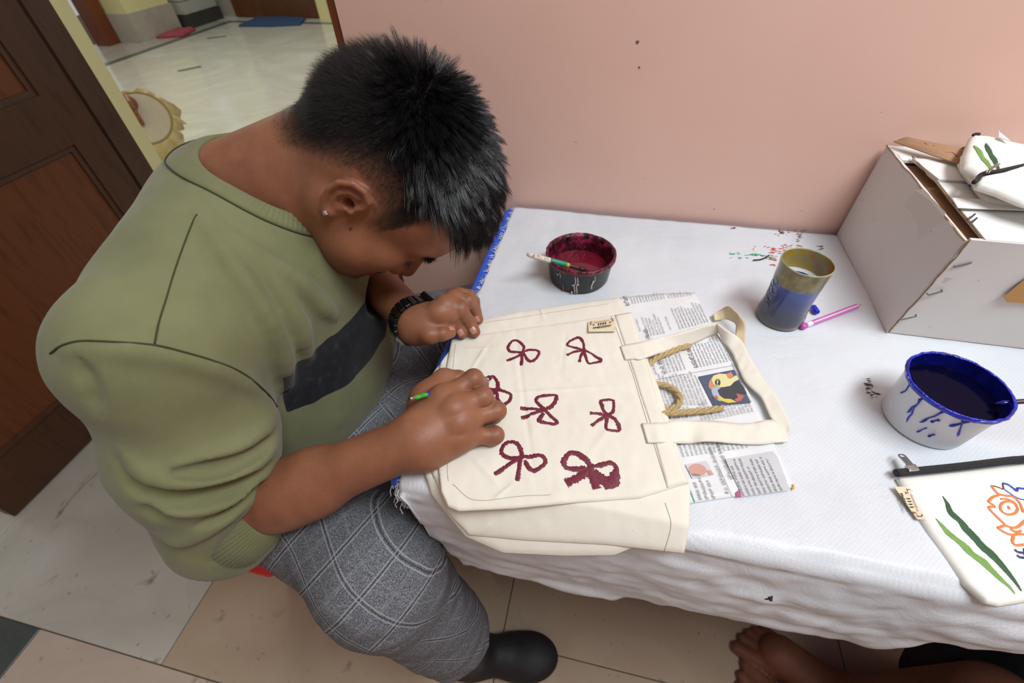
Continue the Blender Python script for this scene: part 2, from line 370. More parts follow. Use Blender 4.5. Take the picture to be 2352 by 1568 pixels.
for k in range(NTOP):
    y = 0.786+(0.210-0.786)*k/(NTOP-1); q = np.stack([xs, np.full(NXC, y)], 1)
    z = 0.7012+0.0009*vnoise(q*np.array([1, 2.5]), 9, 1)+0.0006*vnoise(q*np.array([2.2, 0.8]), 24, 2)
    # long shallow ridges of the unfolded sack near the front edge
    fr = np.clip((0.40-y)/0.20, 0, 1)*np.clip((xs-0.12)/0.1, 0, 1)
    z = z+fr*0.0022*(1+vnoise(q@np.array([[0.6, 1.1], [1.6, -0.5]]), 16, 5))
    xx = xs.copy(); xx[0] += edge_j[k]; cv.append(ridge(xx, np.full(NXC, y), z))
for k in range(1, NARC+1):
    a = math.pi/2*k/NARC; y = 0.210-0.016*math.sin(a); cv.append(ridge(xs, np.full(NXC, y), 0.7012-0.016*(1-math.cos(a))+0.001*vnoise(np.stack([xs*30, xs*0+k*0.3], 1), 1, 6)))
hzx = np.interp(xs, hx, hz); hzx = np.minimum(hzx, 0.683)+0.0025*vnoise(xs[:, None], 60, 8)
for k in range(1, NDR+1):
    t = k/NDR; z = 0.685+(hzx-0.685)*t; q = np.stack([xs*1.0, z*1.0], 1)
    y = 0.194-0.010*math.sin(math.pi*min(1, t*1.3)*0.5)*np.clip((xs+0.19)/0.1, 0, 1)+0.006*vnoise(q*np.array([1.2, 2.2]), 9, 4)*t**0.5+0.0025*vnoise(q*np.array([0.6, 3.0]), 26, 9)+0.0015*vnoise(q@np.array([[1, .8], [.6, -1.4]]), 48, 11)
    cv.append(ridge(xs+(0.004*t if k else 0), y, z))
cv = np.array(cv); nrow = len(cv)
sheet = thing('table_sheet', 'white woven plastic sheet with frayed end covering the blue table', 'table cover', (0.4, 0.49, 0.70))
sh = mesh('sheet', cv.reshape(-1, 3), grid_faces(NXC, nrow, 0, True), 'woven_sheet', sheet, True)
sm = sh.modifiers.new('thick', 'SOLIDIFY'); sm.thickness = 0.0009; sm.offset = -1
# frayed threads along the left end
fr_parts = []
for k in range(150):
    y = rng.uniform(0.215, 0.786); L = rng.uniform(0.002, 0.008)*(1.6 if k % 9 == 0 else 1); a = rng.normal(0, 0.5)
    p0 = np.array([-0.180, y, 0.7018]); p1 = p0+np.array([-L*math.cos(a), L*math.sin(a)*1.2, rng.uniform(-0.0005, 0.003)]); pm = (p0+p1)/2+np.array([0, rng.normal(0, 0.0012), 0.0015])
    fr_parts.append(tube(spline([p0, pm, p1], 4), np.linspace(0.0005, 0.0003, 4), 4))
for k in range(90):
    p0 = np.array([-0.181, rng.uniform(0.198, 0.214), rng.uniform(0.66, 0.70)]); L = rng.uniform(0.010, 0.030)
    d = nrm([rng.normal(0.0, 0.35), rng.normal(-0.25, 0.35), -1.0]); p1 = p0+d*L; pm = (p0+p1)/2+rng.normal(0, 0.0035, 3)
    fr_parts.append(tube(spline([p0, pm, p1], 5), 0.00055, 4))
tag(mesh('frayed_threads', *join(fr_parts), 'woven_sheet', sheet), None, None, None, 'stuff')
SHB = bvh_of(sh)

# dried paint marks on the sheet
mat('paint_red', 'C8432F', 0.5); mat('paint_green', '2E9E5A', 0.5); mat('paint_brown', '6E2E26', 0.55); mat('paint_black', '23242A', 0.5)
def splats(name, spots, m, par, b, z0):
    parts = []
    for (px, py, a, c, n) in spots:
        for _ in range(n):
            x, y = px+rng.normal(0, a), py+rng.normal(0, c); w = P(x, y, z0)
            L = rng.uniform(2.5, 9)*0.0005; L2 = L*rng.uniform(0.15, 0.42); an = rng.normal(0.15, 0.4); m_ = rng.integers(6, 9); pts = []
            for k in range(m_):
                t = 2*math.pi*k/m_; r = rng.uniform(0.6, 1.2); dx, dy = L*r*math.cos(t), L2*r*math.sin(t)
                X, Y = w[0]+dx*math.cos(an)-dy*math.sin(an), w[1]+dx*math.sin(an)+dy*math.cos(an); pts.append((X, Y, drop(b, X, Y, z0)+0.0007))
            parts.append((pts, [tuple(range(m_))]))
    return tag(mesh(name, *join(parts), m, par), None, None, None, 'stuff')
splats('paint_mark', [(1815, 566, 22, 3, 22), (1795, 573, 16, 4, 18), (1775, 585, 8, 6, 14), (1732, 573, 2, 3, 3), (1772, 608, 4, 2, 6)], 'paint_red', sheet, SHB, 0.702)
splats('paint_mark', [(1735, 586, 16, 1.5, 22), (1688, 582, 7, 2, 8), (1765, 592, 8, 2, 10), (1705, 592, 10, 1, 5)], 'paint_green', sheet, SHB, 0.702)
splats('paint_mark', [(1793, 534, 9, 3.5, 26), (1834, 543, 3, 5, 14), (1845, 530, 14, 4, 9), (1684, 524, 5, 2, 5), (1885, 566, 3, 5, 5)], 'paint_brown', sheet, SHB, 0.702)
splats('paint_mark', [(1996, 888, 4, 10, 20), (2003, 905, 5, 5, 9), (1832, 1324, 3, 2, 5)], 'paint_black', sheet, SHB, 0.702)

# ------------------------------------------------------------------ newspaper
def m_paper(name, a, b):
    m = mat(name, a, 0.7, 0.0); g = NT(m); g.base(g.ramp(g.noise(40, 4), [(0.3, a), (0.7, b)])); g.bump(g.noise(18, 4), 0.15, 0.003)
m_paper('newsprint', 'D9DADC', 'E2E3E5'); m_paper('newsprint_grey', 'BFC1C4', 'C6C8CA'); mat('ink', '5C5D62', 0.8); mat('ink_pale', '7E8086', 0.8)
NZ = 0.7042
news = thing('newspaper', 'folded newspaper page with small print lying under the cloth bags', 'newspaper', (0.15, 0.40, 0.70))
edge_r = [P(1597, 671, NZ), P(1640, 752, NZ), P(1740, 940, NZ), P(1826, 1118, NZ)]
g_ = coons([P(1330, 700, NZ), P(1425, 684, NZ), P(1520, 674, NZ), P(1597, 671, NZ)], edge_r, [P(1500, 1170, NZ), P(1583, 1158, NZ), P(1824, 1128, NZ)], [P(1330, 700, NZ), P(1500, 1170, NZ)], 40, 50)
q2 = g_[..., :2]; zt = NZ+0.0008*vnoise(q2, 22, 2)+0.0004
pg = mesh('page', *slab(g_, zt, NZ-0.0022), 'newsprint', news, True); NWB = bvh_of(pg)
BRp, TRp = P(1824, 1128, NZ), P(1597, 671, NZ); rd = nrm(TRp-BRp); rd[2] = 0; ud = np.array([-rd[1], rd[0], 0])    # reading direction, letter-up direction
if np.dot(ud, P(1583, 1158, NZ)-BRp) < 0: ud = -ud
KAN = 'ಅ ಆ ಕ ಗ ಚ ಜ ತ ದ ನ ಪ ಬ ಮ ಯ ರ ಲ ವ ಶ ಸ ಹ ಕಾ ಗೆ ತಿ ನು ದು ರಿ ಲ್ಲಿ ವು ಸಿ ಮಾ ಯಾ ಬೆ ನ್ನು ತ್ತ ದ್ದ'.split()
def kline(n):
    s = ''
    while len(s) < n: s += ''.join(KAN[rng.integers(len(KAN))] for _ in range(rng.integers(2, 5)))+' '
    return s[:n]
def pxy(cx, cy, ox=1420, oy=660, s=4.9): return P(ox+cx/s, oy+cy/s, NZ)
ink_parts, pale_parts, head_parts = [], [], []
def block(start, end, width, size, dest, pitch=1.0):   # lines of print: first line starts at `start`, following lines step towards `end`
    start, end = np.asarray(start), np.asarray(end); d = end-start; L = np.linalg.norm(d); n = max(1, int(L/(size*1.45*pitch)))
    for k in range(n):
        o = start+d*(k/max(1, n)); o[2] = NZ+0.0018
        t = kline(int(width/size/0.62*rng.uniform(0.75, 1.0))); v, f = text_geo(t, size, o, rd, ud)
        vv = np.array(v)
        if len(vv) == 0: continue
        ln = ((vv-o)@rd).max(); 
        if ln > 1e-4: sc_ = min(1.0, width/ln); vv = o+((vv-o)@rd)[:, None]*rd*sc_+((vv-o)@ud)[:, None]*ud
        dest.append((vv, f))
SZ = 0.0031
for (a, b, w) in (   # (start of the first line, of the last line) in the close-up's pixels, line length in metres
    ((245, 620), (235, 600), 0.045), ((350, 560), (560, 520), 0.050), ((705, 480), (1050, 390), 0.052),
    ((345, 1010), (480, 980), 0.030), ((560, 975), (800, 925), 0.036), ((905, 910), (1310, 830), 0.056),
    ((450, 1340), (1050, 1330), 0.058), ((500, 1490), (880, 1470), 0.022), ((960, 1520), (1560, 1400), 0.030), ((1500, 1300), (1530, 1290), 0.07)):
    block(pxy(*a), pxy(*b), w, SZ, ink_parts)
for (a, b, w) in (((170, 195), (560, 130), 0.018), ((580, 130), (860, 95), 0.012), ((215, 600), (225, 600), 0.05), ((255, 500), (262, 500), 0.028), ((600, 485), (612, 485), 0.034)): block(pxy(*a), pxy(*b), w, SZ, pale_parts)
p3 = lambda cx, cy: P(1540+cx/7.84, 980+cy/7.84, NZ)
block(p3(1330, 1260), p3(2110, 1150), 0.046, 0.0034, ink_parts, 1.15); block(p3(560, 1330), p3(930, 1300), 0.030, 0.0042, ink_parts, 1.1); block(p3(85, 580), p3(1480, 380), 0.024, SZ, ink_parts, 1.1)
for s, a, sz in (('ಬದುಕಿನ ಅರಿವು', (890, 915), 0.0072), ('ಎ.ಎ ಕಾರಂತ', (535, 985), 0.0078), ('ನಲವು', (360, 590), 0.0078)):
    head_parts.append(text_geo(s, sz, pxy(*a)+np.array([0, 0, 0.0019]), rd, ud))
head_parts.append(text_geo('ವಿಜಯಪುರ 9/1/2000', 0.0056, p3(1130, 960)+np.array([0, 0, 0.0019]), rd, ud)); head_parts.append(text_geo('ಕೆ.ಎ. ಪದ್ಮಾವತಿ, ತುಮಕೂರು', 0.0045, p3(1050, 1220)+np.array([0, 0, 0.0019]), rd, ud))
head_parts.append(text_geo('ಲಿಂಗ', 0.010, pxy(130, 215)+np.array([0, 0, 0.0019]), rd, ud))
tag(mesh('print', *join(ink_parts), 'ink', news), kind='stuff'); tag(mesh('fine_print', *join(pale_parts), 'ink_pale', news), kind='stuff')
for hp_ in head_parts: mesh('headline', *hp_, 'ink', news)
def flat_on(name, px, m, par, b, lift, fn=lambda x, y: P(x, y, NZ), sub=True):
    w = [fn(*p) for p in px]; pts = [(q[0], q[1], drop(b, q[0], q[1], q[2])+lift) for q in w]
    return mesh(name, pts, [tuple(range(len(pts)))], m, par)
def ell(cx, cy, a, b, an=0, n=20): return [(cx+a*math.cos(t)*math.cos(an)-b*math.sin(t)*math.sin(an), cy+a*math.cos(t)*math.sin(an)+b*math.sin(t)*math.cos(an)) for t in np.linspace(0, 2*math.pi, n, endpoint=False)]
for nm, c in (('pic_navy', '4E5872'), ('pic_lilac', 'A9B0C6'), ('pic_yellow', 'DAD39A'), ('pic_black', '3E4147'), ('pic_orange', 'C98A66'), ('pic_red', 'B5665A'), ('pic_bright', 'D6C050'), ('skin_print', 'C9978A'), ('photo_bg', 'CBC6CB'), ('teal_rule', '38A88E'), ('maroon_print', 'A8557A'), ('yellow_print', 'D8A92C'), ('hair_print', '8D7F80'), ('grey_print', '6B6D70')): mat(nm, c, 0.7)
pf = lambda px, m, lift, n='picture_patch', par=news: flat_on(n, px, m, par, NWB, lift, lambda x, y: pxy(x, y))
pict = pf([(895, 1015), (1300, 935), (1487, 1307), (1070, 1340)], 'pic_navy', 0.0014, 'picture')
pf(ell(1160, 1140, 120, 150, 0.0), 'pic_lilac', 0.0017, par=pict); pf(ell(1060, 1080, 40, 80, 0.4), 'pic_orange', 0.0018, par=pict)
pf([(1060, 1010), (1130, 985), (1205, 990), (1225, 1035), (1250, 1040), (1325, 1000), (1350, 1050), (1300, 1075), (1255, 1120), (1180, 1135), (1110, 1135), (1060, 1100), (1045, 1055)], 'pic_yellow', 0.0021, par=pict)
pf([(1205, 990), (1260, 965), (1290, 1010), (1250, 1035), (1222, 1030)], 'pic_orange', 0.0020, par=pict)
pf([(1115, 1170), (1150, 1140), (1250, 1125), (1330, 1060), (1400, 1130), (1440, 1210), (1380, 1200), (1330, 1210), (1340, 1250), (1300, 1270), (1240, 1262), (1190, 1262), (1140, 1225)], 'pic_black', 0.0022, par=pict)
pf([(1100, 1220), (1190, 1262), (1260, 1265), (1330, 1300), (1230, 1310), (1140, 1280)], 'pic_bright', 0.0020, par=pict)
pf([(1340, 1250), (1320, 1205), (1412, 1235), (1370, 1290), (1330, 1300), (1300, 1275)], 'pic_red', 0.0023, par=pict); pf([(1055, 1235), (1100, 1230), (1115, 1262), (1075, 1260)], 'pic_red', 0.0023, par=pict)
sw = [(1110+0.9*(12+30*t)*math.cos(9*t*2.2)*0.8, 1085+(12+30*t)*math.sin(9*t*2.2)) for t in np.linspace(0, 1, 60)]
mesh('picture_scribble', *ribbon_on(NWB, [pxy(*p) for p in sw], 0.0006, 120, 0.0024, 0.0001, NZ), 'pic_black', pict)
pf3 = lambda px, m, lift, n, par=news: flat_on(n, px, m, par, NWB, lift, lambda x, y: p3(x, y))
pho = pf3([(260, 690), (640, 620), (775, 870), (385, 940)], 'photo_bg', 0.0014, 'portrait_photo')
pf3(ell(480, 790, 160, 110, 0.15), 'skin_print', 0.0018, 'portrait_face', pho); pf3(ell(450, 880, 80, 22, 0.1), 'hair_print', 0.0019, 'portrait_hair', pho); pf3([(640, 800), (700, 790), (775, 868), (690, 885)], 'skin_print', 0.0019, 'portrait_hand', pho)
pf3([(150, 690), (162, 690), (290, 965), (440, 1365), (425, 1370), (272, 965)], 'teal_rule', 0.0014, 'print_rule')
gp = pf3([(975, 590), (1830, 450), (1920, 560), (2140, 1150), (1262, 1270), (1225, 1110), (1140, 930)], 'newsprint_grey', 0.0011, 'tinted_panel')
pf3([(1165, 1200), (1245, 1130), (1270, 1270), (1180, 1275)], 'maroon_print', 0.0014, 'colour_patch'); pf3([(2185, 1050), (2222, 1040), (2235, 1120), (2195, 1155)], 'yellow_print', 0.0014, 'colour_patch')
for a, b in (((350, 1060), (1335, 878)),): mesh('print_rule', *ribbon_on(NWB, [pxy(*a), pxy(*b)], 0.0004, 20, 0.0012, 0.0001, NZ), 'ink_pale', news)
for a, b in (((815, 605), (1115, 1275)), ((970, 590), (1140, 930))): mesh('print_rule', *ribbon_on(NWB, [p3(*a), p3(*b)], 0.0004, 20, 0.0012, 0.0001, NZ), 'ink_pale', news)

# ------------------------------------------------------------------ cotton bags
def m_cotton(name, a, b, sp='9A8A66'):
    m = mat(name, a, 0.85, spec=0.2); g = NT(m); c = g.add('ShaderNodeNewGeometry').outputs['Position']
    base = g.ramp(g.noise(14, 5, c), [(0.3, a), (0.7, b)])
    fl_ = g.math('MULTIPLY', g.smooth(g.noise(420, 2, c), 0.735, 0.79), 0.55); base = g.mix(fl_, base, sp); g.base(base)
    wv = g.add('ShaderNodeTexChecker'); g.l.new(c, wv.inputs['Vector']); wv.inputs['Scale'].default_value = 1300
    h = g.math('ADD', g.math('MULTIPLY', wv.outputs['Fac'], 0.12), g.math('MULTIPLY', g.noise(30, 5, c, 0.6, 0.6), 0.8)); g.bump(h, 0.30, 0.0022)
m_cotton('cotton', 'DFDACC', 'E6E1D5'); m_cotton('cotton_inner', 'D2BF9E', 'DCCBAC'); m_cotton('cotton_white', 'E4E3DC', 'ECEBE6', 'B9B6A8'); mat('thread', 'B9AC8C', 0.9)
def bag_body(name, edges, z0, zt, par, nu=90, nv=90, k=4, seed=1, wr=0.0009, sag=None, creases=()):
    e = [[P(x, y, zt) for x, y in ed] for ed in edges]; g = coons(*e, nu, nv); q = g[..., :2]
    h = edge_h(nv, nu, k); w = wr*vnoise(q, 26, seed)+wr*0.6*vnoise(q@np.array([[1.5, .9], [-.4, 1.2]]), 60, seed+1)
    for (ax_, ay_), (bx_, by_), am, wd2 in creases:      # pressed fold lines
        A2, B2 = P(ax_, ay_, zt)[:2], P(bx_, by_, zt)[:2]; dv = B2-A2; t_ = np.clip(((q-A2)@dv)/(dv@dv), 0, 1); ds = np.linalg.norm(q-A2-t_[..., None]*dv, axis=-1)
        w = w+am*np.exp(-(ds/wd2)**2)*np.sin(np.pi*np.clip(t_*0.9+0.05, 0, 1))
    zt_ = z0+(zt-z0)*(0.30+0.70*h)+w*h
    if sag is not None: zt_ = zt_+sag(q)
    zb = np.full(zt_.shape, z0)
    if sag is not None: zb = zb+sag(q)
    return mesh(name, *slab(g, zt_, zb), 'cotton', par, True), g
over = lambda q: -0.9*np.clip(0.206-q[..., 1], 0, 1)**1.0-0.6*np.clip(-0.190-q[..., 0], 0, 1)
bag3 = thing('cotton_bag', 'plain cream cotton bag at the bottom of the stack with its lower edge curling out', 'bag', (-0.05, 0.35, 0.70))
b3, _ = bag_body('bag_body', [[(1040, 800), (1250, 740), (1440, 705)], [(1440, 705), (1500, 850), (1585, 1115)], [(985, 1120), (1060, 1196), (1150, 1230), (1300, 1243), (1420, 1248), (1540, 1215), (1585, 1115)], [(1040, 800), (992, 850), (972, 960), (968, 1060), (985, 1120)]], 0.7068, 0.7115, bag3, 80, 70, 4, 21, 0.0004, over)
bag2 = thing('cotton_bag', 'cream cotton bag with jute rope handles under the painted bag', 'bag', (0.02, 0.36, 0.71))
b2, _ = bag_body('bag_body', [[(1080, 735), (1190, 712), (1320, 692), (1422, 679)], [(1422, 679), (1455, 730), (1520, 900), (1588, 1120), (1586, 1180), (1584, 1251)], [(1068, 1192), (1200, 1208), (1400, 1226), (1584, 1251)], [(1080, 735), (1010, 830), (985, 960), (990, 1080), (1020, 1150), (1068, 1192)]], 0.7118, 0.7168, bag2, 150, 130, 6, 31, 0.0007, over, [((1085, 1196), (1130, 1178), 0.0020, 0.002), ((1240, 700), (1250, 735), 0.0014, 0.002), ((1180, 1240), (1420, 1215), 0.0012, 0.003), ((1120, 730), (1160, 745), 0.0016, 0.0022), ((1010, 840), (1030, 800), 0.002, 0.002)])
bag1 = thing('painted_cotton_bag', 'cream cotton bag painted with maroon bows on top of the stack', 'bag', (0.02, 0.36, 0.72))
b1, _ = bag_body('bag_body', [[(1036, 776), (1150, 757), (1300, 737), (1452, 714)], [(1452, 714), (1480, 800), (1515, 930), (1555, 1030), (1583, 1106)], [(1012, 1128), (1028, 1160), (1052, 1170), (1180, 1164), (1330, 1150), (1470, 1140), (1583, 1106)], [(1036, 776), (1022, 850), (1012, 960), (1004, 1060), (1012, 1128)]], 0.7170, 0.7215, bag1, 190, 170, 6, 41, 0.0008, None, [((1090, 908), (1440, 884), 0.0011, 0.0026), ((1180, 735), (1235, 1160), -0.0009, 0.003), ((1050, 1010), (1160, 1130), 0.0012, 0.003), ((1120, 790), (1075, 860), 0.0013, 0.0025), ((1440, 930), (1340, 1060), 0.0009, 0.004), ((1130, 1150), (1180, 1110), 0.0014, 0.002), ((1300, 760), (1290, 850), -0.0009, 0.003), ((1060, 800), (1150, 800), 0.0010, 0.0025)])
BGB = bvh_of(b1, b2, b3, pg); ZB = 0.7215
# hem stitching and fold lines
def seam(par, pts, m='thread', r=0.0003, n=60, nm='seam', b=None, fn=None, lift=0.0003):
    w = spline([P(x, y, ZB) for x, y in pts], n); v, f = tube([(p[0], p[1], drop(b or BGB, p[0], p[1], ZB)+lift) for p in w], r, 5); return mesh(nm, v, f, m, par, True)
seam(bag1, [(1404, 724), (1450, 850), (1490, 980), (1532, 1118)]); seam(bag1, [(1040, 1112), (1090, 1148), (1190, 1140), (1266, 1136)]); seam(bag1, [(1046, 790), (1036, 900), (1028, 1060), (1030, 1105)])
hb = coons([P(1412, 723, ZB), P(1450, 716, ZB)], [P(1450, 716, ZB), P(1512, 930, ZB), P(1578, 1106, ZB)], [P(1533, 1119, ZB), P(1578, 1106, ZB)], [P(1412, 723, ZB), P(1490, 960, ZB), P(1533, 1119, ZB)], 8, 60)
mesh('hem_band', *slab(hb, np.array([[drop(BGB, p[0], p[1], ZB)+0.0007 for p in r] for r in hb]), ZB-0.002), 'cotton', bag1, True)
seam(bag2, [(1530, 1150), (1545, 1200), (1540, 1240)], n=30); seam(bag2, [(1100, 738), (1240, 716), (1400, 692)], 'thread', 0.0003)
# painted bows
mat('maroon_paint', '6B1B32', 0.36, 0.22, 220, 0.5, 900, 0.0008, 0.6)
cb = lambda x, y: P(950+x/2.529, 650+y/2.529, ZB)
BOWS = [
 ([(635,400),(640,370),(610,338),(585,332),(560,350),(548,375),(560,398),(600,402),(635,405)], [(640,400),(670,390),(710,390),(730,405),(715,435),(690,455),(665,450),(640,410)], [(630,410),(590,435),(540,453)], [(628,415),(630,440),(625,478)], 14),
 ([(990,390),(985,350),(965,318),(945,320),(905,340),(893,360),(915,370),(950,380),(985,392)], [(995,395),(1030,410),(1060,430),(1090,452),(1050,465),(1015,468),(1000,435),(990,400)], [(980,395),(930,402),(890,420)], [(985,400),(970,430),(963,462)], 13),
 ([(490,615),(488,580),(470,547),(455,540),(425,550),(405,575),(410,600),(440,615),(485,618)], [(495,620),(540,635),(565,650),(555,685),(515,705),(490,675),(485,640)], [(420,632),(450,628),(490,628)], [(440,655),(470,640),(490,640)], 15),
 ([(765,735),(730,705),(712,680),(725,660),(780,652),(828,652),(825,680),(800,715),(765,735)], [(765,738),(795,770),(830,800),(825,817),(780,812),(732,803),(735,785),(755,755)], [(750,735),(690,730),(620,725)], [(755,740),(690,758),(655,775),(625,782)], 15),
 ([(1130,765),(1105,740),(1095,710),(1090,683),(1155,677),(1163,710),(1158,745),(1135,765)], [(1135,768),(1170,790),(1195,835),(1190,855),(1125,852),(1118,820),(1125,780)], [(1110,765),(1070,757),(1025,755)], [(1110,775),(1070,800),(1033,828)], 14),
 ([(630,1005),(615,950),(585,925),(545,925),(518,950),(512,985),(540,1010),(580,1018),(625,1012)], [(635,1008),(680,1008),(720,1000),(755,1012),(765,1040),(740,1070),(700,1090),(670,1075),(645,1030)], [(615,1015),(560,1050),(470,1112)], [(620,1020),(612,1080),(603,1150)], 16),
 ([(1030,1065),(1000,1025),(960,995),(915,985),(885,1010),(872,1045),(890,1070),(940,1078),(1000,1078)], [(1035,1068),(1090,1055),(1140,1045),(1172,1062),(1176,1100),(1155,1150),(1130,1160),(1090,1135),(1045,1090)], [(1010,1090),(950,1130),(885,1160)], [(1025,1090),(1045,1140),(1065,1195)], 20)]
B1 = bvh_of(b1)
for i, bw in enumerate(BOWS):
    parts = []
    l1, l2, t1, t2 = bw[:4]; ends = [[l1[0], t1[0]], [l2[0], t2[0]], [l1[-1], t2[0]], [l1[0], l2[0], t1[0]]]
    for s in list(bw[:4])+[[(x*1.0, y*1.0) for x, y in e2] for e2 in ends if e2[0] != e2[-1]]:
        n = 50; wd_ = bw[4]*0.00029*(1+0.25*vnoise(np.linspace(0, 4, n)[:, None], 1.7, i))*np.ones(n)
        if i == 6 and s is bw[1]: wd_ = wd_*np.interp(np.linspace(0, 1, n), [0, 0.4, 0.55, 0.72, 0.85, 1], [0.8, 0.9, 1.9, 2.9, 1.8, 1])
        if i == 6 and s in bw[2:4]: wd_ = wd_*1.5
        parts.append(ribbon_on(B1, [cb(*p) for p in s], wd_, n, 0.0003, 0.0003, ZB, 0.14))
    mesh('painted_bow', *join(parts), 'maroon_paint', bag1, True)
# sewn label
mat('label_cream', 'DDD0B2', 0.7, 0.05, 200); mat('label_ink', '2A2622', 0.7); mat('label_red', 'A85240', 0.7)
def label_tag(par, quad, zs, curl=0.0):   # quad A(top-left) B(top-right) C D in px with heights
    A, B, C, D = [P(x, y, z) for (x, y), z in zip(quad, zs)]; g = np.array([[A+(B-A)*u for u in np.linspace(0, 1, 8)], [(A*0.5+D*0.5)+((B+C)/2-(A+D)/2)*u for u in np.linspace(0, 1, 8)], [D+(C-D)*u for u in np.linspace(0, 1, 8)]])
    g[1, :, 2] += curl; n = nrm(np.cross(B-A, A-D)); n = n if n[2] > 0 else -n
    V = np.vstack([g.reshape(-1, 3)+n*0.0003, g.reshape(-1, 3)-n*0.0003]); o = mesh('sewn_label', V, grid_faces(8, 3, 0, True)+grid_faces(8, 3, 24), 'label_cream', par)
    xd = nrm(B-A); yd = nrm(A-D); wl = np.linalg.norm(B-A); hl = np.linalg.norm(A-D); up = n*(0.0006+abs(curl))
    at_ = lambda u, v: D+(A-D)*v+(B-A)*u+up
    tx = []
    v, f = text_geo('9945232961', hl*0.24, at_(0.5, 0.15), xd, yd, align='CENTER', bold=0.035, maxw=wl*0.66); tx.append((v, f)); L = np.ptp((np.array(v)@xd))
    for k in range(4):
        c = at_(0.38+0.085*k, 0.52); s = hl*0.07
        for dy, ww, hh in ((1.0, 0.4, 0.45), (0.0, 0.55, 0.7), (-1.1, 0.25, 0.6)):
            cc = c+yd*s*dy; tx.append(([cc+xd*a*s*ww+yd*b*s*hh for a, b in ((-1,-1),(1,-1),(1,1),(-1,1))], [(0, 1, 2, 3)]))
    for sx in (-1, 1):
        c = at_(0.5+0.36*sx, 0.76); pts = [c+xd*sx*wl*0.05*math.sin(t)+yd*hl*0.13*math.cos(t) for t in np.linspace(-0.4, 2.6, 12)]; tx.append(tube(pts, hl*0.018, 4))
    mesh('label_print', *join(tx), 'label_ink', o)
    rd_ = [text_geo('chinmarathon', hl*0.20, at_(0.5, 0.70), xd, yd, align='CENTER', maxw=wl*0.56)]
    for sx in (-1, 1):
        c = at_(0.5+0.30*sx, 0.48); rd_.append(([c-xd*wl*0.045, c+xd*wl*0.045, c+yd*hl*0.13], [(0, 1, 2)])); rd_.append(tube([at_(0.5+0.44*sx, 0.63), at_(0.5+0.28*sx, 0.63)], hl*0.012, 4))
    mesh('label_lettering', *join(rd_), 'label_red', o); return o
label_tag(bag1, [(1350, 739), (1412, 729), (1414, 761), (1352, 762)], [0.7225, 0.7225, 0.7250, 0.7265], 0.0006)
# folded straps of the painted bag: pairs of edges (outer px, inner px, heights)
cs = lambda x, y: (1400+x/2.9045, 640+y/2.9045)
def strap(par, pairs, m='cotton', n=60, th=0.0016, nm='strap', wr=0.0012, seed=3):
    A = np.array([P(*cs(*a), za) for a, b, za, zb in pairs]); B = np.array([P(*cs(*b), zb) for a, b, za, zb in pairs])
    A, B = spline(A, n), spline(B, n); rows = []
    for k, t in enumerate(np.linspace(0, 1, 7)): r = A+(B-A)*t; r[:, 2] += wr*vnoise(np.c_[np.arange(n)*0.22, np.full(n, t*1.3)], 1, seed)*math.sin(math.pi*(0.15+0.7*t)); rows.append(r)
    o = mesh(nm, np.array(rows).reshape(-1, 3), grid_faces(n, 7), m, par, True); s = o.modifiers.new('thick', 'SOLIDIFY'); s.thickness = th; s.offset = 0; return o
strap(bag1, [((72, 450), (105, 540), .7235, .7235), ((140, 435), (160, 536), .7235, .7235), ((215, 420), (215, 535), .7240, .7240), ((330, 392), (360, 490), .7255, .7150), ((500, 350), (540, 440), .7290, .7075), ((640, 312), (660, 385), .7300, .7070), ((715, 298), (732, 358), .7300, .7070)], n=70, seed=5)
strap(bag1, [((718, 300), (733, 362), .7300, .7075), ((760, 330), (760, 420), .7270, .7075), ((870, 400), (820, 500), .7160, .7090), ((925, 500), (862, 600), .7140, .7085), ((985, 600), (905, 690), .7120, .7090), ((1060, 710), (1015, 800), .7110, .7085), ((1130, 810), (1075, 925), .7110, .7090), ((1195, 940), (1140, 1000), .7110, .7085), ((1208, 1010), (1185, 1058), .7110, .7075)], n=90, seed=8)
strap(bag1, [((1190, 1062), (1190, 1086), .7085, .7085), ((1140, 985), (1100, 1094), .7100, .7080), ((1080, 942), (1010, 1106), .7110, .7080), ((900, 965), (850, 1100), .7100, .7090), ((700, 950), (640, 1084), .7110, .7150), ((525, 946), (530, 1098), .7150, .7090), ((430, 950), (400, 1094), .7220, .7200), ((345, 960), (345, 1092), .7240, .7240), ((215, 965), (255, 1093), .7240, .7240)], n=90, seed=11)
strap(bag2, [((690, 240), (700, 280), .7090, .7060), ((745, 205), (775, 270), .7150, .7080), ((795, 184), (840, 300), .7260, .7120), ((860, 235), (842, 360), .7290, .7120), ((905, 300), (835, 405), .7240, .7080), ((908, 380), (850, 430), .7140, .7070), ((902, 470), (880, 440), .7090, .7075)], 'cotton_inner', 70, nm='strap', seed=17)
# jute rope
def m_jute():
    m = mat('jute', 'B9995F', 0.9); g = NT(m); g.base(g.ramp(g.noise(900, 3), [(0.3, '9A8053'), (0.55, 'C4AB7C'), (0.8, 'D8C69C')])); g.bump(g.noise(1600, 2), 0.6, 0.001)
m_jute()
def rope(par, pts, zs, n=90, R=0.0020, r=0.0021, turns=62):
    c = spline([P(*cs(*p), z) for p, z in zip(pts, zs)], n); t = np.gradient(c, axis=0); t /= np.linalg.norm(t, axis=1)[:, None]
    s = np.r_[0, np.cumsum(np.linalg.norm(np.diff(c, axis=0), axis=1))]; up = np.array([0, 0, 1.0]); parts = []
    for k in range(3):
        ph = s*turns*2*math.pi/1.9*1.0+2*math.pi*k/3; sd = np.cross(t, up); q = c+R*(np.cos(ph)[:, None]*sd+np.sin(ph)[:, None]*up); parts.append(tube(q, r, 7))
    return mesh('rope_handle', *join(parts), 'jute', par, True)
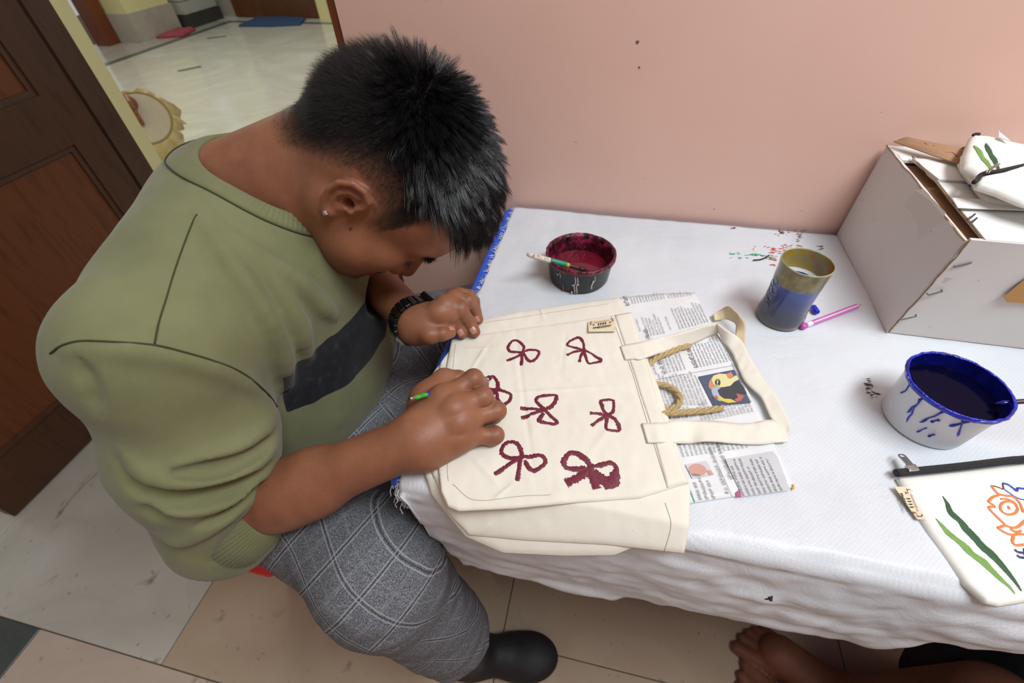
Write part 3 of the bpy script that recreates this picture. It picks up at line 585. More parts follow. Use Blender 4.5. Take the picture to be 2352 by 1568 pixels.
rope(bag2, [(225, 625), (262, 575), (310, 530), (400, 490), (470, 462), (538, 446)], [.7120]*4+[.7110, .7100])
rope(bag2, [(262, 720), (300, 706), (360, 708), (425, 735), (468, 785), (460, 835), (410, 868), (310, 886)], [.7110]*8, 120)
rope(bag2, [(310, 900), (400, 898), (480, 892), (570, 884), (650, 878), (755, 861)], [.7115, .7150, .7150, .7120, .7110, .7095], 110)
# ------------------------------------------------------------------ pots, brushes, pencil
def m_mottle(name, stops, sc, rough=0.4, bump=0.4, bs=120, bd=0.002, det=5):
    m = mat(name, None, rough); g = NT(m); g.base(g.ramp(g.noise(sc, det), stops)); g.bump(g.noise(bs, 4), bump, bd); return m
mat('pot_black', '101115', 0.30, 0.2, 30, spec=0.35); mat('drip_white', 'C9C6BE', 0.5); mat('drip_red', 'B8463A', 0.5)
m_mottle('maroon_crust', [(0.30, '2E0A16'), (0.48, '4A1022'), (0.60, '7A1F3C'), (0.72, 'B83A66')], 75, 0.22, 0.9, 140, 0.004)
mat('maroon_wet', '6A1228', 0.07, 0.12, 25, coat=0.3)
TZ = 0.7022
bc = (-0.033, 0.589, TZ); bowl = thing('paint_bowl', 'round black plastic bowl of wet maroon paint on the sheet', 'bowl', bc)
wob = lambda a, k: 0.0006*math.sin(5*a+k)+0.0005*math.sin(11*a+1.3)
mesh('bowl_wall', *lathe([(0.030, 0.0005), (0.0435, 0.0005), (0.0465, 0.004), (0.0500, 0.036), (0.0525, 0.040), (0.0525, 0.045), (0.0500, 0.0458), (0.0480, 0.041), (0.0440, 0.006), (0.001, 0.005)], bc, 56, True, True), 'pot_black', bowl, True)
pts = lathe([(0.0455, 0.017), (0.0470, 0.030), (0.0482, 0.0395), (0.0496, 0.0462), (0.0515, 0.0472), (0.0534, 0.0458), (0.0536, 0.0420), (0.0530, 0.0395)], bc, 140, wob=lambda a, k: 0.0009*float(vnoise(np.array([[a*9, k*0.8]]), 1.0, 5)[0])-(0.0 if k > 2 else 0.0008))
mesh('paint_crust', *pts, 'maroon_crust', bowl, True)
v, f = lathe([(0.0462, 0.0185), (0.030, 0.0180), (0.001, 0.0180)], bc, 56, False, True); mesh('wet_paint', v, f, 'maroon_wet', bowl, True)
dr = []
for an, z0, z1, w in ((-1.60, 0.002, 0.037, 0.0008), (-1.53, 0.002, 0.036, 0.0008), (-1.05, 0.010, 0.026, 0.0013), (-1.00, 0.024, 0.035, 0.0006), (-2.10, 0.026, 0.036, 0.0007), (-2.2, 0.029, 0.031, 0.0018)):
    dr.append(tube([(bc[0]+(0.0462+z*0.105)*math.cos(an+0.02*math.sin(z*300)), bc[1]+(0.0462+z*0.105)*math.sin(an+0.02*math.sin(z*300)), TZ+z) for z in np.linspace(z0, z1, 8)], w, 6))
for an, z in ((-1.66, 0.018), (-1.50, 0.020), (-1.68, 0.004)): dr.append(tube([(bc[0]+0.0475*math.cos(an), bc[1]+0.0475*math.sin(an), TZ+z), (bc[0]+0.0485*math.cos(an), bc[1]+0.0485*math.sin(an), TZ+z)], 0.0016, 8))
mesh('paint_drips', *join(dr), 'drip_white', bowl, True)
mesh('paint_drip', *tube([(bc[0]+(0.0462+z*0.105)*math.cos(-1.98), bc[1]+(0.0462+z*0.105)*math.sin(-1.98), TZ+z) for z in np.linspace(0.003, 0.016, 6)], np.linspace(0.0013, 0.0003, 6), 6), 'drip_red', bowl, True)
m_mottle('handle_paint', [(0.32, '3F7A66'), (0.42, 'CFC8B8'), (0.55, 'D8D2C6'), (0.62, '8A6C58'), (0.72, 'C98FA6')], 190, 0.5, 0.4, 300)
def brush(name, label, a, b, rad, mh, mf, mb, tipm, frac=(0.80, 0.92)):
    a, b = np.asarray(a), np.asarray(b); o = thing(name, label, 'brush', b); d = b-a
    hp = [a+d*t for t in np.linspace(0, frac[0], 14)]; hr = rad*np.interp(np.linspace(0, 1, 14), [0, 0.05, 0.2, 0.6, 1], [0.55, 0.9, 0.95, 1.0, 0.75]); mesh('handle', *tube(hp, hr, 12), mh, o, True)
    mesh('ferrule', *tube([a+d*t for t in np.linspace(frac[0]-0.01, frac[1], 6)], rad*0.72, 12), mf, o, True)
    mesh('bristles', *tube([a+d*t for t in np.linspace(frac[1]-0.01, 1.0, 8)], rad*np.interp(np.linspace(0, 1, 8), [0, 0.4, 1], [0.75, 0.8, 0.12]), 10), mb, o, True); return o
mat('ferrule_dark', '4A3C3A', 0.35, metal=0.5); mat('bristle_maroon', '3A0F1C', 0.5); mat('teal_paint', '1F8C72', 0.4); mat('ochre', 'C9962E', 0.5)
ba, bb = P(1211, 584, 0.762), P(1352, 622, 0.7245)
br = brush('paint_brush', 'paint-smeared brush with a pale handle resting across the maroon bowl', ba, bb, 0.0042, 'handle_paint', 'ferrule_dark', 'bristle_maroon', None, (0.66, 0.86))
d_ = bb-ba; mesh('handle_smear', *tube([ba+d_*t for t in np.linspace(0.36, 0.64, 8)], 0.00436*np.array([.98, 1, 1, 1.0, 1, 1, .95, .86]), 12), 'teal_paint', br, True)
mesh('handle_collar', *tube([ba+d_*t for t in np.linspace(0.62, 0.67, 4)], 0.0040, 12), 'ochre', br, True)

def m_jar():
    m = mat('jar_glass', None, 0.16); g = NT(m); c = g.add('ShaderNodeNewGeometry').outputs['Position']; z = g.add('ShaderNodeSeparateXYZ', i_0=c).outputs[2]
    n = g.noise(38, 5, c); zz = g.math('ADD', z, g.math('MULTIPLY', g.math('SUBTRACT', n, 0.5), 0.03))
    low = g.ramp(g.math('MULTIPLY', g.math('SUBTRACT', zz, 0.70), 12.0), [(0.0, '6A5238'), (0.10, '3C3A42'), (0.35, '343B57'), (0.62, '2B3C80'), (0.80, '34509C')])
    up = g.ramp(g.noise(60, 5, c), [(0.3, '6A6246'), (0.5, '8C8560'), (0.68, 'A59A5C')])
    g.base(g.mix(g.smooth(z, 0.7665, 0.7705), low, up))
    b = g.bsdf; b.inputs['Transmission Weight'].default_value = 0.0; b.inputs['Coat Weight'].default_value = 0.6; b.inputs['Coat Roughness'].default_value = 0.08
    up_a = g.math('SUBTRACT', 1.0, g.math('MULTIPLY', g.smooth(z, 0.7665, 0.7705), 0.30)); g.l.new(up_a, b.inputs['Alpha'])
m_jar()
m_mottle('jar_inner', [(0.30, '3E5A2E'), (0.44, 'A08A2E'), (0.56, '8E8466'), (0.68, 'B0672A'), (0.8, '8C3A24')], 34, 0.25, 0.3, 90)
mat('blue_water', '243C93', 0.05, 0.25, 30, coat=0.3); mat('jar_rim', '9C9E7C', 0.2, 0.3, 60); mat('ring_glass', '3C445E', 0.25); mat('scum', 'C7C3C8', 0.5)
jc = (0.2575, 0.5455, TZ); jar = thing('glass_jar', 'glass tumbler of murky blue paint water beside the pencil', 'jar', jc)
mesh('jar_wall', *lathe([(0.001, 0.0005), (0.0290, 0.0005), (0.0308, 0.002), (0.0312, 0.010), (0.0298, 0.020), (0.0285, 0.030), (0.0292, 0.055), (0.0305, 0.080), (0.0314, 0.0945)], jc, 64), 'jar_glass', jar, True)
mesh('jar_lining', *lathe([(0.0272, 0.064), (0.0280, 0.070), (0.0289, 0.080), (0.0300, 0.0945)], jc, 64), 'jar_inner', jar, True)
mesh('rim', *lathe([(0.0300, 0.0942), (0.0303, 0.0956), (0.0308, 0.0960), (0.0313, 0.0956), (0.0316, 0.0942)], jc, 64), 'jar_rim', jar, True)
mesh('paint_water', *lathe([(0.0282, 0.0655), (0.0278, 0.0665), (0.001, 0.0665)], jc, 64, False, True), 'blue_water', jar, True)
v, f = lathe([(0.0279, 0.0675), (0.0215, 0.0670)], jc, 64, wob=lambda a, k: -0.004*(k == 1)*math.sin(a*1.0-0.6)-0.001*math.sin(3*a)*(k == 1)); mesh('scum_ring', v, f, 'scum', jar, True)
for k, (an, z, rr) in enumerate(((3.35, 0.066, 0.0052), (3.30, 0.050, 0.0058), (3.52, 0.055, 0.0055), (3.45, 0.040, 0.0055), (3.62, 0.040, 0.0060), (3.30, 0.033, 0.0048), (3.5, 0.026, 0.0050), (3.15, 0.058, 0.0045), (3.15, 0.042, 0.0045))):
    R0 = float(np.interp(z, [0.02, 0.03, 0.055, 0.08], [0.0298, 0.0285, 0.0292, 0.0305]))-0.0001; dr_ = np.array([math.cos(an), math.sin(an), 0]); tg = np.array([-dr_[1], dr_[0], 0]); c0 = np.array(jc)+dr_*R0+np.array([0, 0, z])
    mesh('raised_ring', *tube([c0+tg*rr*math.cos(t)+np.array([0, 0, rr*math.sin(t)])-dr_*0.0006*(math.cos(t)**2) for t in np.linspace(0, 2*math.pi, 21)], 0.0006, 6), 'ring_glass', jar, True)

mat('pencil_pink', 'D56FBC', 0.3, 0.05, 200); mat('pencil_white', 'E8E2EA', 0.35); mat('pencil_end', 'C05AAE', 0.4); mat('pencil_wood', 'D9A787', 0.7); mat('graphite', '4A4048', 0.5)
pa, pb = P(1840, 751, 0.7065), P(1978, 699, 0.7065); dp = pb-pa; pen = thing('pencil', 'short pink pencil with a white band lying between the jar and the cardboard box', 'pencil', (pa+pb)/2-np.array([0, 0, 0.004]))
pt = lambda a, b, r, n=6, m='pencil_pink', nm='barrel', sm=False: mesh(nm, *tube([pa+dp*t for t in np.linspace(a, b, n)], r, 6 if not sm else 12), m, pen, sm)
pt(0.16, 0.93, 0.0036); pt(0.075, 0.165, 0.0037, m='pencil_white', nm='band', sm=True); pt(0.0, 0.08, np.array([.0026, .0040, .0044, .0044, .0042, .0038]), m='pencil_end', nm='end_cap', sm=True)
pt(0.925, 0.98, np.linspace(0.0035, 0.0011, 6), m='pencil_wood', nm='sharpened_wood', sm=True); pt(0.978, 1.0, np.linspace(0.0011, 0.0003, 6), m='graphite', nm='lead', sm=True)
for k in range(2): mesh('stripe', *tube([pa+dp*t+np.array([0.0008, -0.0012, 0.0030])*(1 if k else 0.9) for t in (0.17, 0.92)], 0.0009, 6), 'pencil_white', pen)
mat('cap_blue', '1A2FC0', 0.25)
c0, c1 = P(1867, 703, 0.7065), P(1877, 718, 0.7065); tag(mesh('pen_cap', *tube([c0+(c1-c0)*t for t in (0, 0.1, 0.9, 1)], [0.0030, 0.0040, 0.0042, 0.0034], 12), 'cap_blue', smooth=True), 'small bright blue pen cap between the jar and the pencil', 'pen cap')
mat('thread_black', '1B1C20', 0.7); w = spline([P(1730, 597, TZ+.0012), P(1745, 596, TZ+.0012), P(1757, 592, TZ+.0012), P(1766, 586, TZ+.0012)], 14); tag(mesh('thread_scrap', *tube(w, 0.0011, 6), 'thread_black', smooth=True), 'short scrap of black thread beside the green paint mark', 'thread')

# blue paint tub
mat('tub_white', 'DADBE0', 0.35, 0.03, 20); m_mottle('blue_crust', [(0.3, '0E1466'), (0.5, '1A27A8'), (0.68, '2A3FD0')], 60, 0.2, 0.8, 110, 0.004); mat('blue_wet', '040520', 0.12, 0.3, 12, spec=0.06); mat('blue_film', '0B1268', 0.15, 0.5, 40)
kc = (0.384, 0.392, TZ); tub = thing('paint_tub', 'white plastic tub full of dark blue paint with dribbled rim', 'tub', kc)
HT = 0.064
mesh('tub_wall', *lathe([(0.001, 0.0008), (0.0385, 0.0008), (0.0402, 0.0025), (0.0440, HT-0.006), (0.0462, HT-0.004), (0.0468, HT), (0.0455, HT), (0.0445, HT-0.006)], kc, 72), 'tub_white', tub, True)
mesh('paint_film', *lathe([(0.0405, 0.034), (0.0425, HT-0.010), (0.0440, HT+0.0006)], kc, 72), 'blue_film', tub, True)
mesh('wet_paint', *lathe([(0.0430, 0.0490), (0.040, 0.0485), (0.001, 0.0485)], kc, 72, False, True), 'blue_wet', tub, True)
mesh('paint_crust', *lathe([(0.0436, HT-0.006), (0.0443, HT+0.0003), (0.0456, HT+0.0012), (0.0469, HT+0.0006), (0.0473, HT-0.002), (0.0466, HT-0.0045)], kc, 160, wob=lambda a, k: 0.0008*float(vnoise(np.array([[a*8, k*0.7]]), 1, 9)[0])), 'blue_crust', tub, True)
dr = []
kr = lambda z: 0.0402+(z-0.0025)*0.0685+0.0004
for an, z0, z1, w, sl in ((3.62, 0.030, 0.058, 0.0012, 0.10), (3.75, 0.020, 0.055, 0.0009, -0.25), (3.95, 0.030, 0.058, 0.0013, 0.4), (4.1, 0.038, 0.046, 0.0016, 0.6), (4.75, 0.030, 0.058, 0.0012, -0.7), (3.2, 0.040, 0.058, 0.0011, 0.2), (4.05, 0.016, 0.028, 0.0010, 0.5), (4.28, 0.018, 0.024, 0.0014, 0.8), (4.4, 0.043, 0.058, 0.0016, 0.9)):
    dr.append(tube([(kc[0]+kr(z)*math.cos(an+sl*(z-z0)*14), kc[1]+kr(z)*math.sin(an+sl*(z-z0)*14+0.02*math.sin(z*420)), TZ+z) for z in np.linspace(z0, z1, 9)], w*0.85*np.array([.3, 1.15, 1.2, .9, .75, .7, .8, .95, 1.2]), 7))
mesh('paint_drips', *join(dr), 'blue_crust', tub, True)
ob = (PD(2352, 930, 0.5)); mat('handle_grey', '4A4A46', 0.5)
b2a, b2b = np.array([0.384+0.055, 0.392+0.005, TZ+HT+0.012]), np.array([0.384-0.005, 0.392-0.004, TZ+0.049])
b2b = np.array([0.384+0.032, 0.392-0.012, TZ+0.055]); b2a = b2b+nrm(np.array([0.062, 0.004, 0.022]))*0.12; brush('paint_brush', 'grey-handled brush leaning in the blue paint tub', b2a, b2b, 0.0036, 'handle_grey', 'ferrule_dark', 'blue_film', None)

# ------------------------------------------------------------------ flat cotton pouches
mat('zip_black', '17181C', 0.6, 0.2, 200, 0.5, 900, 0.001); mat('steel', 'B9B7B2', 0.25, metal=1.0); mat('leaf_dark', '24532F', 0.6, 0.12, 90); mat('leaf_light', '6E9A45', 0.6, 0.12, 90); mat('orange_paint', 'E37B3A', 0.6, 0.08, 80); mat('navy_paint', '1B2A66', 0.6); mat('blue_stroke', '1F3FA6', 0.6)
c7 = lambda x, y: (2040+x/4.125, 1020+y/4.125)
pz0, pz1 = TZ+0.0005, TZ+0.0085
pouch = thing('zip_pouch', 'white cotton zip pouch painted with green leaves and an orange fish lying on the sheet', 'pouch', (0.42, 0.27, TZ))
e = [[P(*c7(x, y), pz1) for x, y in ed] for ed in ([(115, 300), (400, 270), (760, 232), (1287, 170), (1700, 110)], [(1700, 110), (1760, 800), (1760, 1400)], [(960, 1490), (1080, 1520), (1287, 1490), (1760, 1400)], [(115, 300), (240, 540), (420, 830), (640, 1140), (760, 1310), (960, 1490)])]
g_ = coons(*e, 80, 80); q = g_[..., :2]; hh = edge_h(80, 80, 7); zt = pz0+0.003+(pz1-pz0-0.003)*hh+0.0007*vnoise(q, 30, 4)*hh
pb_ = mesh('pouch_body', *slab(g_, zt, np.full((80, 80), pz0)), 'cotton_white', pouch, True); PB = bvh_of(pb_)
def rib7(pts, w, m, nm, n=40, b=PB, lift=0.0004, th=0.0003, c=c7, z=pz1): return mesh(nm, *ribbon_on(b, [P(*c(x, y), z) for x, y in pts], w, n, lift, th, z, 0.05), m, pouch, True)
wl = np.interp(np.linspace(0, 1, 60), [0, .1, .22, .3, .42, .5, .62, .72, .85, 1], [.0004, .004, .0068, .0060, .0085, .0070, .0085, .0065, .0045, .0012])
rib7([(515, 490), (560, 560), (600, 650), (690, 730), (740, 800), (820, 880), (900, 970), (1000, 1060), (1090, 1160), (1180, 1270), (1265, 1390)], wl, 'leaf_dark', 'painted_leaf', 60)
rib7([(448, 702), (510, 770), (570, 840), (660, 910), (720, 960), (800, 1040), (900, 1110), (970, 1180), (1060, 1270), (1140, 1340), (1205, 1415)], wl*0.9, 'leaf_light', 'painted_leaf', 60)
fish = [[(945, 545), (985, 505), (1050, 480)], [(945, 545), (1010, 590), (955, 605), (1110, 760)], [(1040, 790), (1110, 770), (1180, 790), (1230, 780), (1287, 730), (1320, 700)], [(1040, 790), (1110, 835), (1180, 858), (1250, 850), (1340, 870)], [(1190, 870), (1180, 920), (1210, 955), (1300, 950)], [(1160, 800), (1210, 830), (1260, 820)], [(975, 395), (1000, 430), (1040, 470), (1110, 490), (1180, 500), (1240, 560), (1275, 650)]]
for s in fish: rib7(s, 0.0022, 'orange_paint', 'painted_fish', 30)
rib7([(1140+80*math.cos(t)*0.95-25*math.sin(t), 605+55*math.sin(t)+28*math.cos(t)) for t in np.linspace(0, 6.28, 24)], 0.0021, 'orange_paint', 'painted_fish', 60); rib7([(1060, 520), (1120, 522), (1180, 545), (1212, 578)], 0.0018, 'orange_paint', 'painted_fish'); rib7([(1130, 600), (1150, 606)], 0.004, 'orange_paint', 'painted_fish', 8)
rib7([(975, 392), (1040, 410), (1085, 425), (1080, 375)], 0.0013, 'paint_brown', 'painted_fin'); rib7([(1080, 372), (1130, 385), (1180, 420), (1210, 445), (1225, 420), (1290, 425)], 0.0022, 'blue_stroke', 'painted_fin'); rib7([(1090, 425), (1180, 490), (1240, 520), (1290, 530)], 0.0012, 'blue_stroke', 'painted_fin')
for s in ([(1200, 995), (1230, 1020), (1290, 1030)], [(1220, 1050), (1250, 1070), (1300, 1075)], [(1290, 990), (1300, 1060)]): rib7(s, 0.0022, 'navy_paint', 'painted_letter', 20)
zp = spline([P(*c7(x, y), pz1) for x, y in [(80, 268), (260, 250), (700, 205), (1150, 150), (1300, 138), (1700, 90)]], 60)
mesh('zip_tape', *join([tube(zp+np.array([0, 0, -0.001]), 0.0042, 8)]), 'zip_black', pouch, True)
zt_ = []
for k in range(0, 240): 
    i = k/240*59; c = zp[int(i)]+(zp[min(59, int(i)+1)]-zp[int(i)])*(i-int(i)); zt_.append(obox(c+np.array([0, 0, 0.0034]), (1, 0.12, 0), (-.12, 1, 0), (0, 0, 1), (0.0004, 0.0013, 0.0006)))
tag(mesh('zip_teeth', *join(zt_), 'zip_black', pouch), None, None, None, 'stuff')
zs = mesh('zip_slider', *obox(P(*c7(225, 225), pz1+.004), nrm(zp[8]-zp[2]), nrm(np.cross([0, 0, 1], zp[8]-zp[2])), (0, 0, 1), (0.0055, 0.0035, 0.0018)), 'steel', pouch); bevel(zs, 0.001)
za, zb = P(*c7(215, 210), pz1+.004), P(*c7(110, 95), pz1+.001); zd = nrm(zb-za); zn = np.array([-zd[1], zd[0], 0]); Lz = np.linalg.norm(zb-za)
out = [za+zd*Lz*t+zn*s for t, s in ((0, -0.0022), (0.15, -.0036), (0.85, -.0040), (0.97, -.0028), (1.0, 0), (0.97, .0028), (0.85, .0040), (0.15, .0036), (0, .0022))]
inn = [za+zd*Lz*t+zn*s for t, s in ((0.74, -0.0014), (0.76, -.0020), (0.86, -.0024), (0.91, -.0016), (0.925, 0), (0.91, .0016), (0.86, .0024), (0.76, .0020), (0.74, .0014))]
up_ = np.array([0, 0, 0.0012]); V = out+inn+[p+up_ for p in out]+[p+up_ for p in inn]; F = []
for k in range(8): F += [(18+k, 19+k, 28+k, 27+k), (k+1, k, 9+k, 10+k), (k, k+1, 19+k, 18+k), (10+k, 9+k, 27+k, 28+k)]
F += [(18, 27, 35, 26), (0, 8, 17, 9), (0, 18, 26, 8), (9, 17, 35, 27)]
mesh('zip_pull', V, F, 'steel', zs)
label_tag(pouch, [(2095, 1118), (2127, 1194), (2106, 1192), (2053, 1117)], [pz0+.006, pz0+.006, pz0+.0045, pz0+.0045], 0.0)

# ------------------------------------------------------------------ cardboard box and the pouches on it
def m_card(name, a, b):
    m = mat(name, None, 0.75); g = NT(m); base = g.ramp(g.noise(6, 5), [(0.3, a), (0.7, b)]); g.base(g.mix(g.math('MULTIPLY', g.smooth(g.noise(70, 3), 0.70, 0.76), 0.35), base, '77706A')); g.bump(g.noise(40, 4), 0.12, 0.001)
m_card('card_white', 'CFCBC8', 'D6D3D0'); m_card('card_top', 'DCDDDA', 'E4E5E3'); m_card('card_brown', '9A7456', 'A98262'); mat('kraft', '8E7558', 0.85, 0.2, 60, 0.5, 200); mat('tape_brown', 'B0803E', 0.35, 0.08, 20); mat('staple_steel', '8F9092', 0.3, metal=1.0); mat('paper_white', 'D9DBE6', 0.6)
def m_tape():
    m = mat('clear_tape', 'E6E2E0', 0.2); b = NT(m).bsdf; b.inputs['Alpha'].default_value = 0.16
m_tape()
BX0, BX1, BY0, BY1, BZ = 0.394, 0.86, 0.540, 0.7885, 0.857
cbx = thing('cardboard_box', 'white cardboard carton with stapled sides standing against the pink wall', 'box', ((BX0+BX1)/2, 0.66, TZ))
def panel(nm, c4, th, m, par=cbx, n=14, warp=0.0, seed=0):      # bowed sheet through 4 corners A B C D, thickness along its normal
    A, B, C, D = [np.asarray(p, float) for p in c4]; N = nrm(np.cross(B-A, D-A)); u = np.linspace(0, 1, n)
    g = np.array([[A*(1-a)*(1-b)+B*a*(1-b)+C*a*b+D*(1-a)*b+N*warp*math.sin(math.pi*a)*math.sin(math.pi*b)+N*0.0005*float(vnoise(np.array([[a*4, b*4]]), 1, seed)[0]) for a in u] for b in u])
    V = np.vstack([g.reshape(-1, 3), (g-N*th).reshape(-1, 3)]); k = n*n; f = grid_faces(n, n)+grid_faces(n, n, k, True)
    ring = list(range(n))+[j*n+n-1 for j in range(1, n)]+[(n-1)*n+i for i in range(n-2, -1, -1)]+[j*n for j in range(n-2, 0, -1)]
    f += [(b, a, a+k, b+k) for a, b in zip(ring, ring[1:]+ring[:1])]
    return mesh(nm, V, f, m, par, False)
LT0, LT1 = (BX0, BY1, 0.855), (BX0, BY0-0.008, 0.853)
panel('side_panel', [(BX0, BY1, TZ), (BX0, BY0, TZ), LT1, LT0], 0.004, 'card_white', warp=0.002, seed=2)
panel('front_panel', [(BX0, BY0, TZ), (BX1, BY0, TZ), (BX1, BY0-0.012, 0.857), (BX0+0.002, BY0-0.012, 0.857)], 0.004, 'card_white', warp=0.003, seed=3)
panel('back_panel', [(BX1, BY1, TZ), (BX0, BY1, TZ), (BX0, BY1, 0.855), (BX1, BY1, 0.855)], 0.004, 'card_white'); panel('side_panel', [(BX1, BY0, TZ), (BX1, BY1, TZ), (BX1, BY1, .855), (BX1, BY0, .855)], 0.004, 'card_white')
panel('inner_flap', [(BX0+0.006, BY0+0.01, 0.846), (BX0+0.10, BY0+0.01, 0.846), (BX0+0.10, BY1-0.02, 0.846), (BX0+0.006, BY1-0.02, 0.846)], 0.004, 'card_brown')
panel('top_flap', [(BX0+0.016, BY0-0.010, 0.858), (BX1, BY0-0.012, 0.858), (BX1, 0.665, 0.860), (BX0+0.020, 0.665, 0.859)], 0.004, 'card_top', warp=0.002, seed=5)
panel('top_flap', [(BX0+0.020, 0.668, 0.862), (BX1, 0.668, 0.862), (BX1, 0.74, 0.858), (BX0+0.016, 0.74, 0.858)], 0.004, 'card_top', warp=0.001, seed=6)
panel('top_flap', [(BX0+0.006, 0.742, 0.854), (BX1, 0.742, 0.854), (BX1, BY1, 0.855), (BX0+0.004, BY1, 0.855)], 0.004, 'card_top', seed=7)
# torn kraft edges
te = []
for (p, q_) in ((LT0, LT1), ((BX0+0.018, 0.745, 0.858), (BX0+0.016, BY0-0.009, 0.857)), ((BX0+0.001, BY0-0.002, TZ+0.002), (BX0+0.002, BY0-0.011, 0.855))):
    c = resample([p, q_], 60); c = c+np.c_[0.0009*vnoise(np.linspace(0, 14, 60)[:, None], 1, 3), 0*c[:, 0], 0.0006*vnoise(np.linspace(0, 19, 60)[:, None], 1, 4)]; te.append(tube(c, 0.0008+0.0004*rng.random(60), 6))
mesh('torn_edge', *join(te), 'kraft', cbx)
def cpx(x, y): return 1850+x/2.751, 250+y/2.751
tp = [PX(*cpx(x, y), BX0-0.0012) for x, y in ((548, 685), (700, 510), (890, 680), (650, 890))]; mesh('clear_tape_strip', tp, [(0, 1, 2, 3)], 'clear_tape', cbx)
tp = [PX(*cpx(x, y), BX0-0.0018) for x, y in ((690, 512), (740, 505), (888, 655), (870, 680), (800, 590))]; mesh('torn_tape', tp, [(0, 1, 2, 3, 4)], 'card_top', cbx)
tp = [PY(*cpx(x, y), BY0-0.0125) for x, y in ((1248, 1190), (1381, 1080), (1600, 950), (1600, 1240), (1275, 1222))]; mesh('brown_tape', tp, [(0, 1, 2, 3, 4)], 'tape_brown', cbx)
for a, b in (((940, 998), (1048, 972)), ((775, 1176), (866, 1153)), ((605, 1333), (702, 1310))): 
    fy = lambda x, y: PY(*cpx(x, y), BY0-0.0085-0.002); mesh('staple', *tube([fy(*a)+np.array([0, 0.003, 0]), fy(*a), fy(*b), fy(*b)+np.array([0, 0.003, 0])], 0.0011, 6), 'staple_steel', cbx)
for a, b in (((1035, 695), (1070, 665)), ((1045, 725), (1082, 690))): mesh('staple', *tube([P(*cpx(*a), 0.8615), P(*cpx(*b), 0.8615)], 0.0011, 6), 'staple_steel', cbx)
bevel(mesh('paper_strip', *slab(coons([P(*cpx(918, 572), .8615), P(*cpx(1210, 585), .8615), P(*cpx(1381, 600), .8615)], [P(*cpx(1381, 600), .8615), P(*cpx(1381, 650), .8615)], [P(*cpx(955, 633), .8615), P(*cpx(1381, 650), .8615)], [P(*cpx(918, 572), .8615), P(*cpx(955, 633), .8615)], 12, 4), np.full((4, 12), .8640), .8622), 'card_top', cbx), .0005, 1)
# loose cardboard strip on top, behind the pouches
cd = lambda x, y: (2000+x/5.227, 260+y/5.227)
A, B, C, D = P(*cd(275, 335), .8655), P(*cd(430, 280), .874), P(*cd(1180, 440), .874), P(*cd(1090, 620), .8655)
o = panel('cardboard_strip', [A, D, C, B], 0.004, 'card_brown', None, 10, 0.002, 9); tag(o, 'brown cardboard strip leaning on the back of the carton top', 'cardboard')
mat('ink_scribble', '3A3A4A', 0.7)
sc_ = [A*(1-u)*(1-v)+D*u*(1-v)+C*u*v+B*(1-u)*v for u, v in ((0.35, .75), (.45, .55), (.5, .7), (.58, .5), (.65, .62), (.72, .4), (.8, .55), (.9, .4))]; nn = nrm(np.cross(D-A, B-A)); nn = nn if nn[2] > 0 else -nn
mesh('pen_scribble', *tube(spline([p+nn*0.0012 for p in sc_], 40), 0.0004, 4), 'ink_scribble', o)
def small_pouch(label, edges, z0, z1, zipline, zipr=0.0028, leaves=None, seed=1, zz=None):
    po = thing('zip_pouch', label, 'pouch', P(*cd(1500, 600), z0)); e = [[P(*cd(x, y), z1) for x, y in ed] for ed in edges]; g = coons(*e, 40, 40); hh = edge_h(40, 40, 5); q = g[..., :2]
    bd = mesh('pouch_body', *slab(g, z0+(z1-z0)*(0.35+0.65*hh)+0.0006*vnoise(q, 40, seed)*hh, np.full((40, 40), z0)), 'cotton_white', po, True)
    if zipline: mesh('zip_tape', *tube(spline([P(*cd(x, y), z1-0.0005) for x, y in zipline], 30), zipr, 8), 'zip_black', po, True)
    if leaves:
        b = bvh_of(bd)
        for pts, m in leaves: mesh('painted_leaf', *ribbon_on(b, [P(*cd(x, y), z1) for x, y in pts], np.interp(np.linspace(0, 1, 40), [0, .12, .3, .45, .6, .75, 1], [.001, .005, .0065, .005, .0068, .005, .003]), 40, 0.0005, 0.0003, z1), m, po, True)
    return po, bd
small_pouch('white cotton pouch with black zip at the bottom of the pile on the carton', [[(1085, 440), (1300, 420), (2300, 560)], [(2300, 560), (2400, 1200)], [(1270, 850), (1400, 1010), (1700, 1050), (2400, 1200)], [(1085, 440), (1060, 520), (1120, 660), (1270, 850)]], 0.8625, 0.870, [(1060, 480), (1090, 440), (1150, 415)], 0.0026, None, 3)
small_pouch('second white cotton pouch in the pile on the carton, creased along its edge', [[(1110, 470), (1300, 430), (2300, 560)], [(2300, 560), (2400, 1150)], [(1290, 840), (1450, 920), (1800, 1010), (2400, 1150)], [(1110, 470), (1110, 560), (1180, 700), (1290, 840)]], 0.8702, 0.877, None, 0.0026, None, 4)
small_pouch('white cotton pouch painted with two green leaves on the pile on the carton', [[(1225, 235), (1400, 240), (1840, 345), (2300, 420)], [(2300, 420), (2360, 640)], [(1140, 605), (1320, 700), (1560, 690), (2360, 640)], [(1225, 235), (1185, 330), (1140, 480), (1140, 605)]], 0.8775, 0.888, [(1230, 262), (1262, 248), (1310, 250)], 0.0018, [([(1240, 385), (1290, 450), (1330, 520), (1390, 590), (1440, 650), (1490, 700)], 'leaf_light'), ([(1385, 360), (1410, 440), (1440, 500), (1480, 560), (1510, 620), (1550, 680)], 'leaf_dark')], 5)
